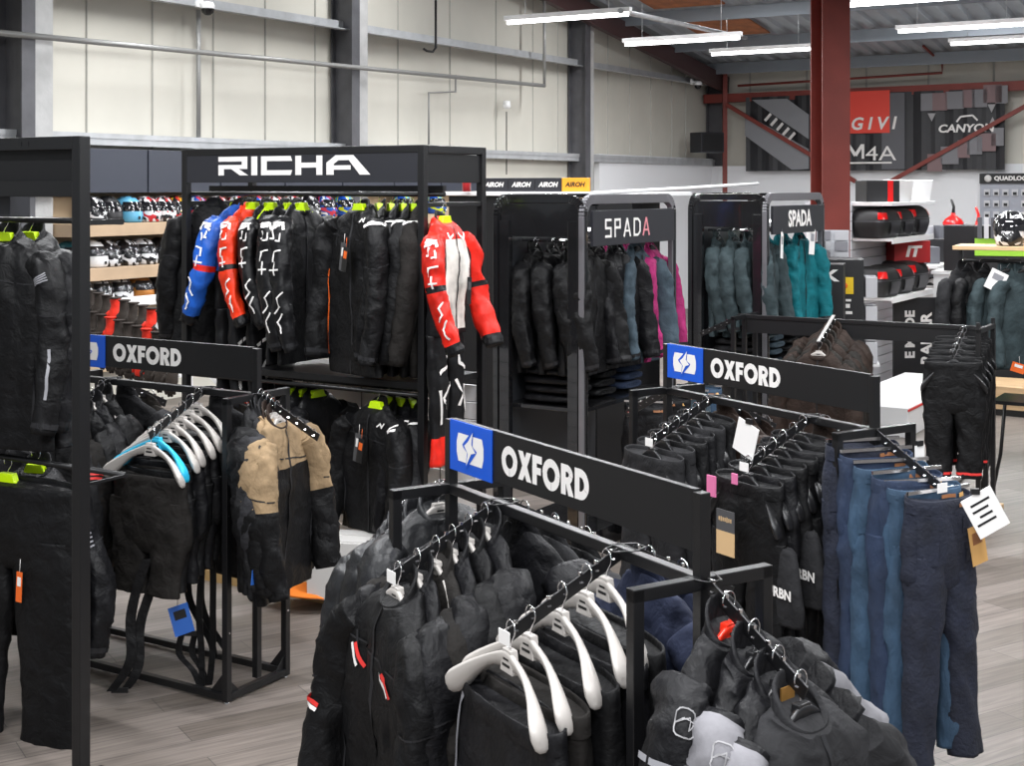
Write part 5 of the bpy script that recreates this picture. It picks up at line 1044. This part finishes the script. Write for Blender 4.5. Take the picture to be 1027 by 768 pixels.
for i, (px, dy, m, lb) in enumerate(((1010, -.0, SLATE, 'slate green softshell jacket with a white card at the right edge'), (968, .02, K3, 'charcoal jacket left of the slate green one at the right edge'), (985, .12, K, 'black jacket behind the slate green one at the right edge'), (1026, .14, SLATE, 'slate green jacket cut by the right edge'))):
    p = G3.w(G3.xat(px, .05, -.6, 1.2), .05 + dy * .0, zr + .013); yy = FV + (.5, .9, .8, .7)[i]
    hanger('black hanger of the ' + lb, p, yy, 'black', 'hangers on the coat rack', 1, False, .08); r = jacket(lb, p, yy, m, None, None, .7, .98, .95, seed=460 + i, group='jackets on the coat rack', hi=i == 0, name='softshell_jacket')
    if i == 0: hang_tag(r[0], (-.09, -.15, -.08), .13, .15, M_paper, M_refl, .45); hang_tag(r[0], (.05, -.13, -.75), .1, .07, M_orange, M_white, .3)
helmet('black and white', 'black and white helmet standing on the pale wooden top at the right', G3.w(G3.xat(1014, .1, -.6, 1.2), .1, zr + .118), FV, 'helmets at the right')
q = at(1003, 272, 14.5); 
t = thing('green_stand', 'black shelf stand with a bright green front panel near the right edge', 'display stand', (q.x, q.y, 0), Y3 + .2); MB().box((0, .2, .9), (.5, .4, 1.8)).build('cabinet', M_cblk, t, .004); MB().box((0, -.01, 1.58), (.5, .02, .18)).build('green_panel', mat('lime_panel', '9ad13a', .5), t); MB().box((.0, -.01, 1.2), (.5, .02, .16)).build('green_panel', mat('lime_panel', '9ad13a', .5), t)
b = MB()
for k in range(7): b.box((-.2 + .066 * k, -.02, 1.78), (.045, .05, .22), None, k % 2)
b.each('packet', [M_cgry, mat('packet_pale', 'c9c9cd', .5)], t)
q2 = at(974, 268, 15.5); t = thing('counter', 'white counter block carrying a large black carton, left of the green fronted stand', 'counter', (q2.x, q2.y, 0), Y3); MB().box((0, 0, .62), (.7, .5, 1.24)).build('body', M_wgl, t, .005); MB().box((0, 0, 1.26), (.74, .54, .04)).build('top', M_wgl, t, .004)
bx('large black carton standing on the white counter beside the green fronted stand', V((q2.x, q2.y, 1.282)), Y3, (.5, .4, .5), M_cblk)
# phone mount panel on the back wall
sq = back_s(981, .4); t = thing('mount_panel', 'grey phone mount panel with a white lettered black header on the back wall', 'display board', back(sq, 0, .25), Y3); W_ = back_s(1060, .4) - sq
zz = lambda py: EYE - (py - HY) / F * back(sq, 0, .25).y
MB().box((W_ / 2, 0, (zz(175) + zz(240)) / 2), (W_, .03, zz(175) - zz(240))).build('panel', mat('grey_panel', 'a3a6b0', .5), t); MB().box((W_ / 2, -.03, (zz(174) + zz(184)) / 2), (W_, .05, zz(174) - zz(184))).build('header', M_ink, t)
text('QUADLOCK', .095, (.24 + .0, -.057, zz(179)), M_white, t, 'lettering', 1.1, 0, .005, 'LEFT'); b = MB(); b.lathe([(0, 0), (.06, 0), (.06, .004), (0, .004)], (0, 0, 0), 14); o = b.build('header_mark', M_white, t); o.location = (.14, -.057, zz(179)); o.rotation_euler = (PI / 2, 0, 0)
b = MB()
for r0 in range(3):
    for c in range(9):
        if (r0, c) != (1, 3): b.box((.12 + .15 * c, -.03, zz(193 + 11 * r0)), (.1, .03, .11), None, 0); b.box((.12 + .15 * c, -.046, zz(194 + 11 * r0)), (.06, .004, .05), None, 1)
b.each('hung_packet', [mat('packet_pale', 'c9c9cd', .5), M_ink], t)
# floor pieces at the right
q = at(900, 392, 13.2); t = thing('low_plinth', 'low white plinth on the floor behind the plain far rack', 'plinth', (q.x, q.y, 0), YB); MB().box((.3, 0, .13), (2.4, .7, .26)).build('body', M_wgl, t, .005); MB().box((.3, -.352, .24), (2.4, .008, .02)).build('red_edge', M_redp, t)
q = at(1000, 400, 9.75); t = thing('folding_table', 'dark folding table base with splayed legs at the right edge', 'table', (q.x + .12, q.y, 0), Y3)
MB().box((.2, 0, .72), (.62, .42, .025)).build('top', M_steel, t)
for x, sg in ((-.1, -1), (.5, 1)):
    for yy in (-.2, .2): MB().tube([(x, yy, .71), (x + .03 * sg, yy * .9, .3), (x + .1 * sg, yy * 1.3, .012)], .013).build('leg', M_steel, t)
pipe('thin white cable lying along the tops of the two cabinets', [at(592, 194, 8.9), at(690, 188.5, 9.9), at(760, 184, 10.9)], .012, 'white_cable', M_wgl, 'cable')
